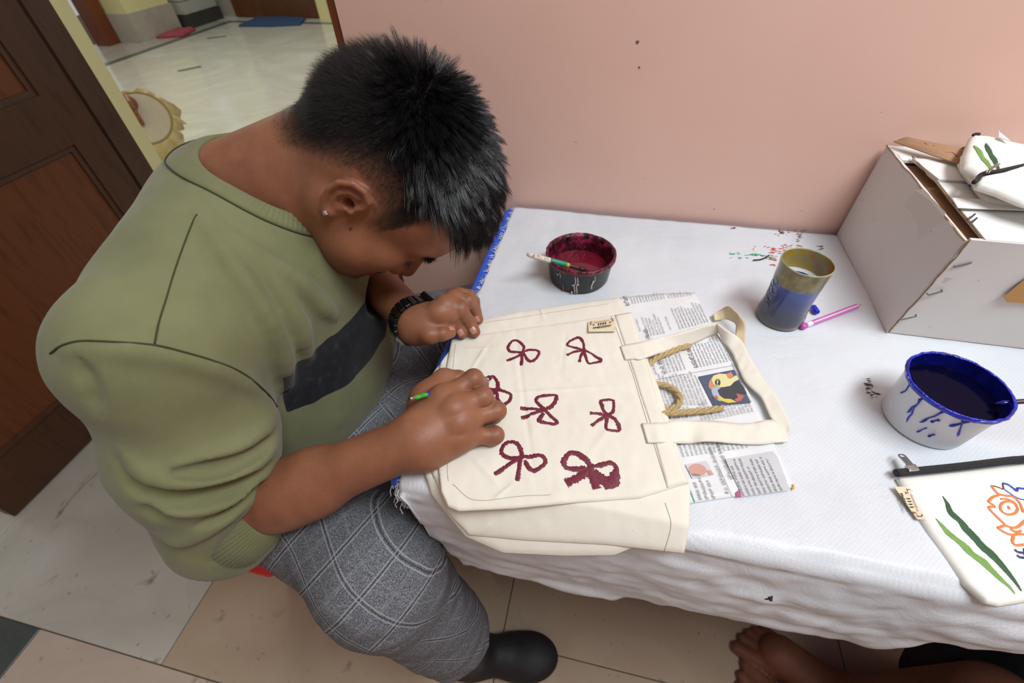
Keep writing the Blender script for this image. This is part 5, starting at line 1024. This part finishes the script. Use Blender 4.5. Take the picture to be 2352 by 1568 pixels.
# brows, lashes, moustache
bq = (np.array([(0.088-0.5*max(0, abs(s)-0.018)*0.55, 0.031+0.05*(0.014-abs(abs(s)-0.032))*1.0, s) for s in rng.choice([-1, 1], 500)*rng.uniform(0.012, 0.050, 500)]))
bw_ = HC+(bq+rng.normal(0, 0.0014, bq.shape))@HB.T
for _ in range(3): bw_ = bw_-grad(hs, bw_)*hs(bw_.astype(f32))[:, None]
gN = grad(hs, bw_); dd = H2W(np.stack([0.1+0*bq[:, 0], 0.25+0*bq[:, 0], np.sign(bq[:, 2])*0.9], 1))+gN*0.55; dd /= np.linalg.norm(dd, axis=1)[:, None]
strands('eyebrow_hair', bw_, dd, rng.uniform(0.005, 0.009, 500), np.full(500, 0.00022), 'hair_black', man, 2)
lq = np.array([(0.0905-12*(abs(s)-0.032)**2, 0.001, s) for s in rng.choice([-1, 1], 90)*rng.uniform(0.021, 0.043, 90)]); lw = HC+lq@HB.T; dd = H2W(np.stack([0.85+0*lq[:, 0], -0.35+0*lq[:, 0], np.sign(lq[:, 2])*0.35+0*lq[:, 0]], 1)); strands('eyelash_hair', lw, dd, rng.uniform(0.006, 0.009, 90), np.full(90, 0.00020), 'hair_black', man, 3)
mq = np.stack([np.full(500, 0.096), rng.uniform(-0.0505, -0.043, 500), rng.uniform(-0.026, 0.026, 500)], 1); mw = HC+mq@HB.T
for _ in range(3): mw = mw-grad(hs, mw)*hs(mw.astype(f32))[:, None]
dd = H2W(np.stack([0.3+0*mq[:, 0], -0.9+0*mq[:, 0], mq[:, 2]*14], 1))+0.3*grad(hs, mw); dd /= np.linalg.norm(dd, axis=1)[:, None]; strands('moustache_hair', mw, dd, rng.uniform(0.003, 0.006, 500), np.full(500, 0.00018), 'hair_black', man, 2)
# ------------------------------------------------------------------ clothes of the seated man
def m_cloth(name, a, b, rough=0.9, ws=900, band=False):
    m = mat(name, None, rough, spec=0.15); g = NT(m); c = g.add('ShaderNodeNewGeometry').outputs['Position']
    base = g.ramp(g.noise(12, 6, c, 0.65), [(0.28, a), (0.72, b)]); base = g.mix(g.math('MULTIPLY', g.smooth(g.noise(ws, 2, c), 0.55, 0.8), 0.22), base, '5E5E3E')
    if band: base = g.mix(g.smooth(g.attr('band'), 0.35, 0.65), base, g.ramp(g.noise(90, 4, c), [(0.4, '17181C'), (0.62, '1E2026'), (0.72, '30343C')]))
    g.base(base); g.bump(g.math('ADD', g.noise(ws, 2, c), g.math('MULTIPLY', g.noise(60, 4, c), 1.2)), 0.22, 0.0012); g.bsdf.inputs['Sheen Weight'].default_value = 0.15
m_cloth('olive_fleece', '6E7050', '7C7E5C', band=True); m_cloth('olive_rib', '6B6D4D', '787A58'); mat('seam_olive', '3E3F26', 0.9)
NCOL = np.array([-0.424, 0.437, 0.884]); NDIR = nrm([0.78, -0.02, 0.62]); E1 = nrm(np.array([-0.62, 0.0, 0.78])-NDIR*np.dot([-0.62, 0, 0.78], NDIR)); E2 = np.cross(NDIR, E1)
FA = nrm(WR-ER); FAL = nrm(WL-EL)
def shirt0(p):
    d = torso_sdf(p, 0.020)
    d = smin(d, cone(p, NCOL-NDIR*0.050, SR+np.array([0, 0.02, 0.0]), 0.078, 0.060), 0.05); d = smin(d, cone(p, NCOL-NDIR*0.050, SL+np.array([0, -0.02, 0.0]), 0.078, 0.060), 0.05)
    d = smin(d, elli(p, (-0.435, 0.400, 0.650), (0.120, 0.150, 0.140)), 0.06)
    s = smin(cone(p, SR+np.array([0.0, 0.01, -0.005]), (SR+ER)/2+np.array([-0.004, 0, 0]), 0.066, 0.074), cone(p, (SR+ER)/2, ER-FA*0.020, 0.074, 0.063), 0.03)
    s = smin(s, cone(p, ER-FA*0.01, ER+FA*0.006, 0.056, 0.046), 0.03)
    l = smin(cone(p, SL, EL, 0.076, 0.070), cone(p, EL, EL+FAL*0.040, 0.064, 0.046), 0.03)
    return smin(d, smin(s, l, 0.02), 0.022)
cw = lambda x, y: (60+x/1.633, 380+y/1.633)
def lines_on(f, groups):
    out = []
    for g in groups:
        w = trace(f, [cw(*p) for p in g]); k = 1
        while k < len(w) and np.linalg.norm(w[k]-w[k-1]) < 0.13: k += 1
        out.append(spline(w[:k], 14) if k > 2 else w[:0])
    return out
VAL = lines_on(shirt0, [[(340, 1110), (380, 1195), (480, 1243), (600, 1253), (740, 1225), (870, 1165), (940, 1110)], [(430, 1290), (480, 1322), (530, 1318)], [(560, 1155), (680, 1142), (800, 1110), (890, 1055), (945, 995)], [(640, 1350), (760, 1290), (850, 1240), (930, 1165)], [(700, 1490), (780, 1400), (850, 1320), (872, 1290)], [(200, 720), (240, 840), (255, 930)]])
RID = lines_on(shirt0, [[(350, 1060), (450, 1160), (600, 1195), (760, 1165), (900, 1085), (950, 1040)], [(420, 1240), (520, 1285), (640, 1290), (780, 1250), (900, 1190)], [(470, 1380), (600, 1400), (740, 1330), (860, 1250)], [(560, 1120), (720, 1090), (860, 1020), (935, 930)], [(150, 690), (420, 690), (640, 740), (800, 800), (890, 860)]])
VR = [0.0100, 0.007, 0.0070, 0.0075, 0.0070, 0.007]; RR = [0.015, 0.014, 0.012, 0.009, 0.007]
CH = [trace(shirt0, g) for g in ([(455, 490), (500, 555), (542, 618), (585, 680), (622, 745), (650, 820), (658, 885)], [(498, 505), (560, 570), (615, 630), (655, 690), (690, 760), (708, 820)], [(575, 560), (630, 605), (690, 650), (730, 690), (765, 725)])]
CH = [spline(w[:1+next((k for k in range(len(w)-1) if np.linalg.norm(w[k+1]-w[k]) > 0.12), len(w)-1)], 18) for w in CH if len(w) > 3]   # long soft folds across the chest
FOLDS = [(L, r, True) for L, r in zip(RID, RR) if len(L) > 1]+[(L, r, False) for L, r in zip(VAL, VR) if len(L) > 1]
def shirt(p):
    d = shirt0(p)
    for L, r, up in FOLDS:
        k = np.where(((p > L.min(0)-0.045) & (p < L.max(0)+0.045)).all(1))[0]
        if len(k) == 0: continue
        c = chain(p[k], L, r*np.interp(np.linspace(0, 1, len(L)), [0, .25, .75, 1], [0.1, 1, 1, 0.1]))
        d[k] = smin(d[k], c+f32(r*0.55), 0.016) if up else smax(d[k], -c, 0.009)
    for L in CH:
        k = np.where(((p > L.min(0)-0.06) & (p < L.max(0)+0.06)).all(1))[0]
        if len(k): d[k] = smin(d[k], chain(p[k], L, np.interp(np.linspace(0, 1, 18), [0, .3, .8, 1], [0.002, 0.010, 0.013, 0.004]))+f32(0.0005), 0.011)
    q = p.astype(np.float64); return d+(0.0022*vnoise(q*np.array([1.0, 1.4, 1.0]), 17, 3)+0.0010*vnoise(q, 42, 5)).astype(f32)
SHF = shirt
def shirt_cut(p):
    d = shirt(p); d = smax(d, -cone(p, NCOL-NDIR*0.10, NCOL+NDIR*0.25, 0.064, 0.080), 0.004); d = smax(d, -cone(p, NCOL-NDIR*0.01, NCOL+NDIR*0.25, 0.071, 0.10), 0.004)
    d = smax(d, -(cone(p, ER-FA*0.01, WR, 0.0385, 0.0385)), 0.003); d = smax(d, -(cone(p, EL-FAL*0.01, WL, 0.0395, 0.0395)), 0.003)
    d = smax(d, 0.455-p[:, 2], 0.006); return d
V, Q = surf(shirt_cut, (-0.80, 0.04, 0.44), (-0.22, 0.74, 0.99), 0.0032)
ax_t = nrm([0.33, 0.03, 0.94])
bt, bb = trace(shirt0, [(850, 650), (790, 705), (740, 790), (690, 870)]), trace(shirt0, [(890, 780), (830, 830), (770, 885), (690, 955)])
Mx = np.vstack([np.c_[bt, -np.ones(len(bt)), np.zeros(len(bt))], np.c_[bb, np.zeros(len(bb)), -np.ones(len(bb))]])   # plane pair n.p = t1 / t2, n near the body axis
tb_ = [(p@ax_t) for p in bt]; bb_ = [(p@ax_t) for p in bb]; T1, T2 = float(np.mean(tb_)), float(np.mean(bb_)); BW = abs(T1-T2)
cen = (T1+T2)/2; u = V@ax_t; slv = np.minimum(cone(V.astype(f32), SR, ER, 0.08, 0.08), cone(V.astype(f32), SL, EL, 0.08, 0.08))
band = np.clip((0.5*BW+0.003*vnoise(V, 60, 2)-np.abs(u-cen))/0.004+0.5, 0, 1)*np.clip((slv-0.012)/0.006, 0, 1)*np.clip((V[:, 0]+0.50)/0.02, 0, 1)
top = nmesh('sweatshirt', V, Q, 'olive_fleece', man, True, {'band': band})
# seams
def seam_on(px, r=0.0016, lift=0.0004, nm='seam', n=50):
    w = trace(shirt, px)
    if len(w) > 2: return mesh(nm, *tube(spline(w, n), r, 6), 'seam_olive', top, True)
seam_on([cw(*p) for p in [(641, 182), (625, 210), (590, 300), (555, 400), (525, 500), (497, 590), (482, 668)]], 0.0008)
seam_on([cw(*p) for p in [(90, 705), (130, 675), (200, 657), (320, 660), (480, 672), (580, 695), (700, 730), (800, 770), (870, 820), (920, 870), (942, 905)]], 0.0008)
# ribbed collar lying on the shirt around the neck opening
nth = 420; th_ = np.linspace(0, 2*math.pi, nth, endpoint=False); dirs = np.cos(th_)[:, None]*E1*1.03+np.sin(th_)[:, None]*E2*0.98
def lie(rho):                                    # height of the shirt along the collar axis at radius rho
    s = np.full(nth, 0.09); 
    for _ in range(40):
        v = shirt((NCOL+dirs*rho+np.outer(s, NDIR)).astype(f32)); s = np.maximum(s-np.maximum(v, 0)*0.8, -0.075)
    return s
def ringsm(s, k=9): return np.convolve(np.r_[s[-k:], s, s[:k]], np.ones(2*k+1)/(2*k+1), 'valid')
rhos = [0.0905, 0.0900, 0.0860, 0.0810, 0.0755, 0.0715, 0.0690, 0.0680]; lift = [-0.002, 0.0022, 0.0034, 0.0040, 0.0040, 0.0034, 0.0010, -0.012]; rbs = [0, .4, 1, 1, 1, .7, .2, 0]; ring = []
hs_ = {r: ringsm(lie(r)) for r in (0.0900, 0.0810, 0.0715)}
for r, lf, rb in zip(rhos, lift, rbs):
    s = np.array([np.interp(r, (0.0715, 0.0810, 0.0900), (hs_[0.0715][k], hs_[0.0810][k], hs_[0.0900][k])) for k in range(nth)])
    ring.append(NCOL+dirs*r+np.outer(s+lf+rb*0.0006*np.cos(th_*105), NDIR))
V = np.array(ring).reshape(-1, 3); F = [(k*nth+i, (k+1)*nth+i, (k+1)*nth+(i+1) % nth, k*nth+(i+1) % nth) for k in range(len(rhos)-1) for i in range(nth)]
mesh('collar', V, F, 'olive_rib', top, True)
sq = NCOL+dirs*0.0912+np.outer(hs_[0.0900]+0.0012, NDIR); mesh('seam', *tube(np.vstack([sq, sq[:1]]), 0.0008, 5), 'seam_olive', top, True)
# ribbed cuffs
def cuff(E, dr, s0, s1, r0, r1, nm='cuff'):
    a = nrm(np.cross(dr, [0, 0, 1])); b = np.cross(dr, a); V, F = [], []; n = 360; th = np.linspace(0, 2*math.pi, n, endpoint=False); pr = [(s0, r0-0.004, 0), (s0+0.004, r0, 1), ((s0+s1)/2, (r0*0.6+r1*0.4), 1), (s1-0.003, r1, 1), (s1, r1-0.002, 0.3), (s1-0.001, r1-0.005, 0), (s0, r1-0.006, 0)]
    for s, r, rb in pr:
        rr = r+rb*0.0008*np.cos(th*72)+0.0012*np.sin(3*th+1); V.append(E+np.outer(np.full(n, s)+0.004*np.sin(th+2.2), dr)+(rr*np.cos(th))[:, None]*a+(rr*np.sin(th))[:, None]*b)
    for k in range(len(pr)-1): F += [(k*n+i, k*n+(i+1) % n, (k+1)*n+(i+1) % n, (k+1)*n+i) for i in range(n)]
    mesh(nm, np.vstack(V), F, 'olive_rib', top, True)
cuff(ER, FA, 0.002, 0.052, 0.060, 0.0400); cuff(EL, FAL, 0.02, 0.06, 0.052, 0.044)

# trousers
def m_check():
    m = mat('grey_check', None, 0.9, spec=0.12); g = NT(m); c = g.add('ShaderNodeNewGeometry').outputs['Position']
    base = g.ramp(g.noise(700, 2, c), [(0.35, '4A4C50'), (0.5, '66686D'), (0.66, '8A8D93')])
    def lines(a, per, offs, w):
        fr = g.math('FRACT', g.math('DIVIDE', g.attr(a), per)); out = None
        for o in offs:
            t = g.math('SUBTRACT', 1.0, g.smooth(g.math('ABSOLUTE', g.math('SUBTRACT', fr, o)), w/per*0.5, w/per)); out = t if out is None else g.math('MAXIMUM', out, t)
        return out
    li = g.math('MAXIMUM', lines('uu', 0.050, (0.30, 0.40), 0.0007), lines('vv', 0.050, (0.30, 0.385), 0.0007)); dk = g.math('MAXIMUM', lines('uu', 0.050, (0.35,), 0.0009), lines('vv', 0.050, (0.342,), 0.0009))
    thin = g.math('MAXIMUM', lines('uu', 0.050, (0.84,), 0.0006), lines('vv', 0.050, (0.84, 0.89), 0.0006))
    pk = g.attr('pl'); base = g.mix(g.math('MULTIPLY', g.math('MULTIPLY', thin, 0.35), pk), base, '9A9DA3'); base = g.mix(g.math('MULTIPLY', g.math('MULTIPLY', dk, 0.65), pk), base, '2A2C30'); base = g.mix(g.math('MULTIPLY', g.math('MULTIPLY', li, 0.62), pk), base, 'ACAFB5'); g.base(base); g.bump(g.noise(800, 2, c), 0.2, 0.001)
m_check()
KRt = KR.copy(); HMR = AR+(KRt-AR)*0.24
def pants(p):
    d = smin(cone(p, HPR, KRt, 0.106, 0.070), cone(p, HPL, KL, 0.104, 0.064), 0.05); d = smin(d, elli(p, (-0.385, 0.375, 0.495), (0.18, 0.15, 0.075)), 0.04); d = smin(d, elli(p, (-0.59, 0.385, 0.50), (0.135, 0.19, 0.10)), 0.05)
    d = smin(d, cone(p, KRt, HMR, 0.072, 0.072), 0.05); d = smin(d, cone(p, KL, AL+(KL-AL)*0.2, 0.062, 0.058), 0.03); q = p.astype(np.float64)
    low = np.clip((0.30-q[:, 2])/0.15, 0, 1); d = d+(0.0035*vnoise(q, 13, 7)+(0.002+0.005*low)*vnoise(q*np.array([1, 1, 2.2]), 26, 8)).astype(f32)
    d = smax(d, -((p-_a(HMR))@_a(nrm(KRt-AR))+0.004*vnoise(q, 40, 3).astype(f32)+np.where(q[:, 2] > 0.30, 9, 0).astype(f32)), 0.004)
    d = smax(d, np.where(q[:, 2] < 0.30, -(cone(p, HMR-(KRt-AR)*0.3, HMR+(KRt-AR)*0.12, 0.065, 0.058)), -1).astype(f32), 0.004)
    return d
V, Q = surf(pants, (-0.80, 0.00, 0.10), (-0.06, 0.80, 0.67), 0.0042)
rightleg = V[:, 1] < 0.385; ca, cb_ = np.array([0.97, 0.24, 0.04]), np.array([-0.17, 0.69, 0.70])      # weave directions of the check on the bent leg
u1, v1 = V@(ca+cb_)/1.414, V@(ca-cb_)/1.414; u2, v2 = V@np.array([0.9, -0.3, 0.3]), V@np.array([0.3, 0.9, 0.0])
nmesh('trousers', V, Q, 'grey_check', man, True, {'uu': np.where(rightleg, u1, u2)+1.0, 'vv': np.where(rightleg, v1, v2)+2.0, 'pl': np.clip((np.minimum(V[:, 0]+0.50, np.abs(V[:, 1]-0.385)-0.03)+0.05)/0.05, 0, 1)})
# shoes with socks
mat('shoe_black', '131316', 0.65, 0.3, 60, 0.4, 300)
def shoe(A, dr):
    dr = nrm([dr[0], dr[1], 0]); sd = np.array([-dr[1], dr[0], 0]); B = A*np.array([1, 1, 0])
    def f(p):
        d = cone(p, B-dr*0.045+np.array([0, 0, 0.045]), B+dr*0.07+np.array([0, 0, 0.040]), 0.036, 0.036); d = smin(d, elli(p, B+dr*0.115+np.array([0, 0, 0.028]), (0.062, 0.046, 0.030), np.stack([dr, sd, [0, 0, 1]])), 0.03); d = smin(d, cone(p, B+np.array([0, 0, 0.05]), A+np.array([0, 0, 0.10]), 0.040, 0.040), 0.03)
        return smax(d, 0.002-p[:, 2], 0.006)
    V, Q = surf(f, B-np.array([0.2, 0.2, 0.004]), B+np.array([0.2, 0.2, 0.24]), 0.0045); o = nmesh('shoe', V, Q, 'shoe_black', man, True)
shoe(np.array([-0.150, 0.160, 0.105]), np.array([0.97, 0.22, 0])); shoe(np.array([-0.330, 0.44, 0.105]), np.array([1, 0.10, 0]))
# wristwatch
mat('watch_black', '101114', 0.25, 0.2, 60); wt = thing('wristwatch', 'chunky black link wristwatch on the left wrist', 'watch', EL+(WL-EL)*0.90)
wc = EL+(WL-EL)*0.985; fa = FAL; a_ = nrm(np.cross(fa, [0, 0, 1])); b_ = np.cross(a_, fa); nl = 22
for k in range(nl):
    t = 2*math.pi*k/nl; nn = math.cos(t)*a_+math.sin(t)*b_; tg = -math.sin(t)*a_+math.cos(t)*b_; R0 = 0.0300
    bevel(mesh('link', *obox(wc+nn*R0, tg, fa, nn, (R0*math.pi/nl*0.93, 0.0105, 0.0022)), 'watch_black', wt), 0.0008, 1)
tdir = nrm(0.45*a_+1.0*b_+0*fa); cs_ = wc+nrm(-a_*0.85+b_*0.35)*0.034
cn = nrm(-a_*0.85+b_*0.35); ct = nrm(np.cross(cn, fa)); bevel(mesh('watch_case', *obox(wc+cn*0.0330, ct, fa, cn, (0.015, 0.016, 0.0045)), 'watch_black', wt), 0.002, 2)
mesh('clasp', *obox(wc-cn*0.0322, ct, fa, cn, (0.008, 0.0115, 0.0018)), 'steel', wt)
# brush in the right hand
mat('handle_green', '3FA03A', 0.35, 0.35, 160); ba, bb = P(941, 916, 0.790), P(1131, 868, 0.7228)
pbr = brush('fine_paint_brush', 'thin green-handled paint brush held in the right hand', ba, bb, 0.0026, 'handle_green', 'pencil_white', 'bristle_maroon', None, (0.84, 0.94)); d_ = bb-ba
for t0, t1, m in ((0.0, 0.05, 'steel'), (0.16, 0.23, 'cap_blue'), (0.28, 0.31, 'ochre'), (0.33, 0.35, 'bristle_maroon')): mesh('handle_spot', *tube([ba+d_*t for t in np.linspace(t0, t1, 4)], np.array([.00235, .0027, .0027, .0024])*(0.8 if t0 == 0 else 1), 10), m, pbr, True)
# red stool
mat('stool_red', 'C8261E', 0.35); stl = thing('plastic_stool', 'red plastic stool under the seated man', 'stool', (-0.60, 0.32, 0))
bevel(mesh('seat', *box((-0.640, 0.143, 0.366), (-0.444, 0.37, 0.392)), 'stool_red', stl), 0.02, 4)
for sx in (-1, 1):
    for sy in (-1, 1): x, y = -0.570+0.04*sx, 0.285+0.05*sy; bevel(mesh('leg', *join([([(x+sx*e*0.0-0.018, y+sy*e*0.0-0.018, z) if c == 0 else (x+sx*e*0.0+0.018, y+sy*e*0.0-0.018, z) if c == 1 else (x+sx*e*0.0+0.018, y+sy*e*0.0+0.018, z) if c == 2 else (x+sx*e*0.0-0.018, y+sy*e*0.0+0.018, z) for z, e in ((0.001, 1), (0.365, 0)) for c in range(4)], [(0,3,2,1),(4,5,6,7),(0,1,5,4),(1,2,6,5),(2,3,7,6),(3,0,4,7)])]), 'stool_red', stl), 0.004, 2)

# ------------------------------------------------------------------ bare foot and legs of a second person at the table front
m_skin('skin_dark', '6E4433', '7A4C38', '5E3426'); fp = thing('person', 'barefoot person in frayed blue jeans sitting at the table front, only feet and shins showing', 'person', (0.5, 0.15, 0))
def footp(px, py, z): return P(px, py, z)
T0 = footp(1715, 1452, 0.022); hd_ = nrm((footp(1860, 1568, 0.03)-T0)*np.array([1, 1, 0])); sd = np.array([-hd_[1], hd_[0], 0])
def foot(p, T, hd, sd, mir=1):
    d = cone(p, T+hd*0.06+np.array([0, 0, 0.014]), T+hd*0.20+np.array([0, 0, 0.018]), 0.032, 0.026); d = smin(d, cone(p, T+hd*0.07+np.array([0, 0, 0.02]), T+hd*0.175+np.array([0, 0, 0.07]), 0.026, 0.036), 0.04)
    d = smin(d, cone(p, T+hd*0.175+np.array([0, 0, 0.07]), T+hd*0.20+np.array([0, -0.02, 0.36]), 0.036, 0.052), 0.03)
    for k, (o, l, r) in enumerate(((-0.036, 0.0, 0.0125), (-0.012, 0.0, 0.0095), (0.006, 0.006, 0.009), (0.022, 0.014, 0.0085), (0.036, 0.026, 0.008))):
        d = smin(d, cone(p, T+hd*(0.065)+sd*o*0.8*mir+np.array([0, 0, 0.010]), T+hd*l+sd*o*mir+np.array([0, 0, -0.008]), r*1.3, r), 0.006)
    return smax(d, 0.001-p[:, 2], 0.004)
T1 = footp(1700, 1548, 0.022)+np.array([0.0, -0.01, 0])
sh2 = [footp(1985, 1560, 0.10), footp(2010, 1480, 0.36)]
legs2 = lambda p: smin(np.minimum(foot(p, T0, hd_, sd, 1), foot(p, T1, nrm(hd_+np.array([0.1, -0.2, 0])), sd, -1)), cone(p, sh2[0]+np.array([0.05, -0.03, -0.04]), sh2[1]+np.array([0.10, -0.10, 0.02]), 0.055, 0.075), 0.02)
V, Q = surf(legs2, (0.30, -0.20, -0.01), (0.95, 0.45, 0.46), 0.0040); nmesh('body', V, Q, 'skin_dark', fp, True, {'hairmask': np.zeros(len(V)), 'lip': np.zeros(len(V)), 'palm': np.zeros(len(V))})
mat('jeans_blue', '5E8CB8', 0.9, 0.25, 90, 0.5, 400); mat('cloth_black', '141416', 0.9, 0.3, 30)
jc0 = T0+hd_*0.215+np.array([0, 0, 0.085]); jax = nrm([0.0, -0.25, 1.0]); ja = nrm(np.cross(jax, [1, 0, 0])); jb = np.cross(jax, ja); n = 90; V = []
for s, r in ((0.0, 0.060), (0.012, 0.058), (0.06, 0.060), (0.16, 0.066), (0.30, 0.074)):
    for k in range(n): t = 2*math.pi*k/n; rr = r+0.003*math.sin(7*t)+(0.002*math.sin(23*t) if s < 0.02 else 0); V.append(jc0+jax*(s+(0.006*math.sin(11*t)+0.004*math.sin(29*t) if s < 0.005 else 0))+ja*rr*math.cos(t)+jb*rr*math.sin(t))
F = [(k*n+i, k*n+(i+1) % n, (k+1)*n+(i+1) % n, (k+1)*n+i) for k in range(4) for i in range(n)]; jo = mesh('jeans_leg', V, F, 'jeans_blue', fp, True); s_ = jo.modifiers.new('thick', 'SOLIDIFY'); s_.thickness = 0.003
fr_parts = []
for k in range(160): t = rng.uniform(0, 6.283); p0 = jc0+ja*0.060*math.cos(t)+jb*0.060*math.sin(t); p1 = p0+(ja*math.cos(t)+jb*math.sin(t))*rng.uniform(0.002, 0.010)-jax*rng.uniform(0.004, 0.014)+rng.normal(0, 0.002, 3); fr_parts.append(tube([p0, (p0+p1)/2+rng.normal(0, 0.001, 3), p1], 0.0007, 4))
tag(mesh('frayed_hem', *join(fr_parts), 'jeans_blue', fp), None, None, None, 'stuff')
g2 = lambda p: smin(elli(p, P(2330, 1560, 0.30), (0.10, 0.10, 0.16)), elli(p, P(2352, 1600, 0.20), (0.14, 0.12, 0.20)), 0.05)+(0.006*vnoise(p.astype(np.float64), 22, 3)).astype(f32)
c_ = P(2330, 1560, 0.30); V, Q = surf(lambda p: smax(g2(p), 0.003-p[:, 2], 0.01), (c_[0]-0.25, c_[1]-0.3, 0.0), (c_[0]+0.3, c_[1]+0.25, 0.5), 0.007); nmesh('dark_garment', V, Q, 'cloth_black', fp, True)

# ------------------------------------------------------------------ embroidery hoop held behind the door jamb
mat('hoop_wood', 'A98F62', 0.5); mat('hoop_cloth', 'D9CFB8', 0.9, 0.05, 40, 0.3, 300); mat('hoop_ruffle', 'D6C38E', 0.9, 0.1, 60); mat('pink_cloth', 'B8506A', 0.9, 0.2, 30); mat('grey_cloth', '3F434C', 0.9, 0.2, 30)
hc = PD(328, 272, 1.66); hn = nrm([0.55, -0.62, 0.55]); hu = nrm(np.cross(hn, [0, 0, 1])); hv_ = np.cross(hn, hu); HR0 = 0.088
hp = thing('embroidery_hoop', 'round embroidery hoop stretched with cream cloth with ruffled yellow edge behind the door jamb', 'hoop', hc)
mesh('hoop_ring', *tube([hc+HR0*(math.cos(t)*hu+math.sin(t)*hv_) for t in np.linspace(0, 2*math.pi, 49)], 0.004, 8), 'hoop_wood', hp, True)
V = [hc+hn*0.001]; m_ = 48
for rr in (0.35, 0.7, 1.0): V += [hc+HR0*rr*(math.cos(t)*hu+math.sin(t)*hv_)+hn*0.001 for t in np.linspace(0, 2*math.pi, m_, endpoint=False)]
F = [(0, 1+i, 1+(i+1) % m_) for i in range(m_)]+[(1+k*m_+i, 1+(k+1)*m_+i, 1+(k+1)*m_+(i+1) % m_, 1+k*m_+(i+1) % m_) for k in range(2) for i in range(m_)]; mesh('stretched_cloth', V, F, 'hoop_cloth', hp)
V, n = [], 160
for k, (r0, dz) in enumerate(((1.03, 0.0), (1.16, 0.004), (1.30, -0.006), (1.42, -0.012))):
    for i in range(n): t = 2*math.pi*i/n; w = k/3*(0.10*math.sin(9*t)+0.06*math.sin(23*t+1)+0.12*math.sin(3*t+2)); V.append(hc+HR0*(r0+w)*(math.cos(t)*hu+math.sin(t)*hv_)+hn*(dz+0.014*k/3*math.sin(17*t+k))+np.array([0, 0, -0.03*(k/3)**2*(1+math.sin(2*t))]))
mesh('ruffled_edge', V, [(k*n+i, k*n+(i+1) % n, (k+1)*n+(i+1) % n, (k+1)*n+i) for k in range(3) for i in range(n)], 'hoop_ruffle', hp, True)
op = thing('person', 'person hidden behind the door jamb with one hand on the embroidery hoop', 'person', (hc[0]-0.35, hc[1]+0.05, 0)); gp = hc-hu*0.0; w0 = PD(296, 238, 1.63); w1 = PD(312, 262, 1.63); el_ = w0+np.array([-0.22, 0.06, 0.02])
def hand3(p):
    d = cone(p, el_, w0+np.array([-0.05, 0.01, 0.0]), 0.036, 0.026); d = smin(d, cone(p, w0+np.array([-0.05, 0.01, 0.0]), w0, 0.028, 0.026), 0.02)
    for k in range(4): b = w0+np.array([0.006, 0, 0.022-0.014*k]); t = b+(w1-w0)*0.9+np.array([0.012, -0.010, -0.004*k]); d = smin(d, np.minimum(cone(p, b, b+(t-b)*0.55+np.array([0.006, -0.008, 0.004]), 0.0095, 0.0085), cone(p, b+(t-b)*0.55+np.array([0.006, -0.008, 0.004]), t, 0.0085, 0.0072)), 0.005)
    d = smin(d, cone(p, w0+np.array([0, -0.004, -0.02]), w1+np.array([-0.01, -0.012, -0.03]), 0.011, 0.0085), 0.008)
    sh_ = el_+np.array([-0.03, 0.03, 0.26]); return smin(d, cone(p, el_, sh_, 0.040, 0.05), 0.02)
V, Q = surf(hand3, w0-np.array([0.36, 0.12, 0.14]), w0+np.array([0.14, 0.22, 0.36]), 0.004); nmesh('body', V, Q, 'skin', op, True, {'hairmask': np.zeros(len(V)), 'lip': np.zeros(len(V)), 'palm': np.zeros(len(V))})
pl = PD(372, 362, 1.72)
def skirt(p): return smin(elli(p, pl+np.array([-0.10, 0.05, -0.16]), (0.13, 0.18, 0.18)), elli(p, pl+np.array([-0.16, 0.06, -0.38]), (0.18, 0.22, 0.16)), 0.06)+(0.008*vnoise(p.astype(np.float64), 18, 3)).astype(f32)
V, Q = surf(lambda p: smax(skirt(p), 0.002-p[:, 2], 0.01), pl-np.array([0.5, 0.4, 0.6]), pl+np.array([0.3, 0.4, 0.25]), 0.008); nmesh('skirt', V, Q, 'pink_cloth', op, True)
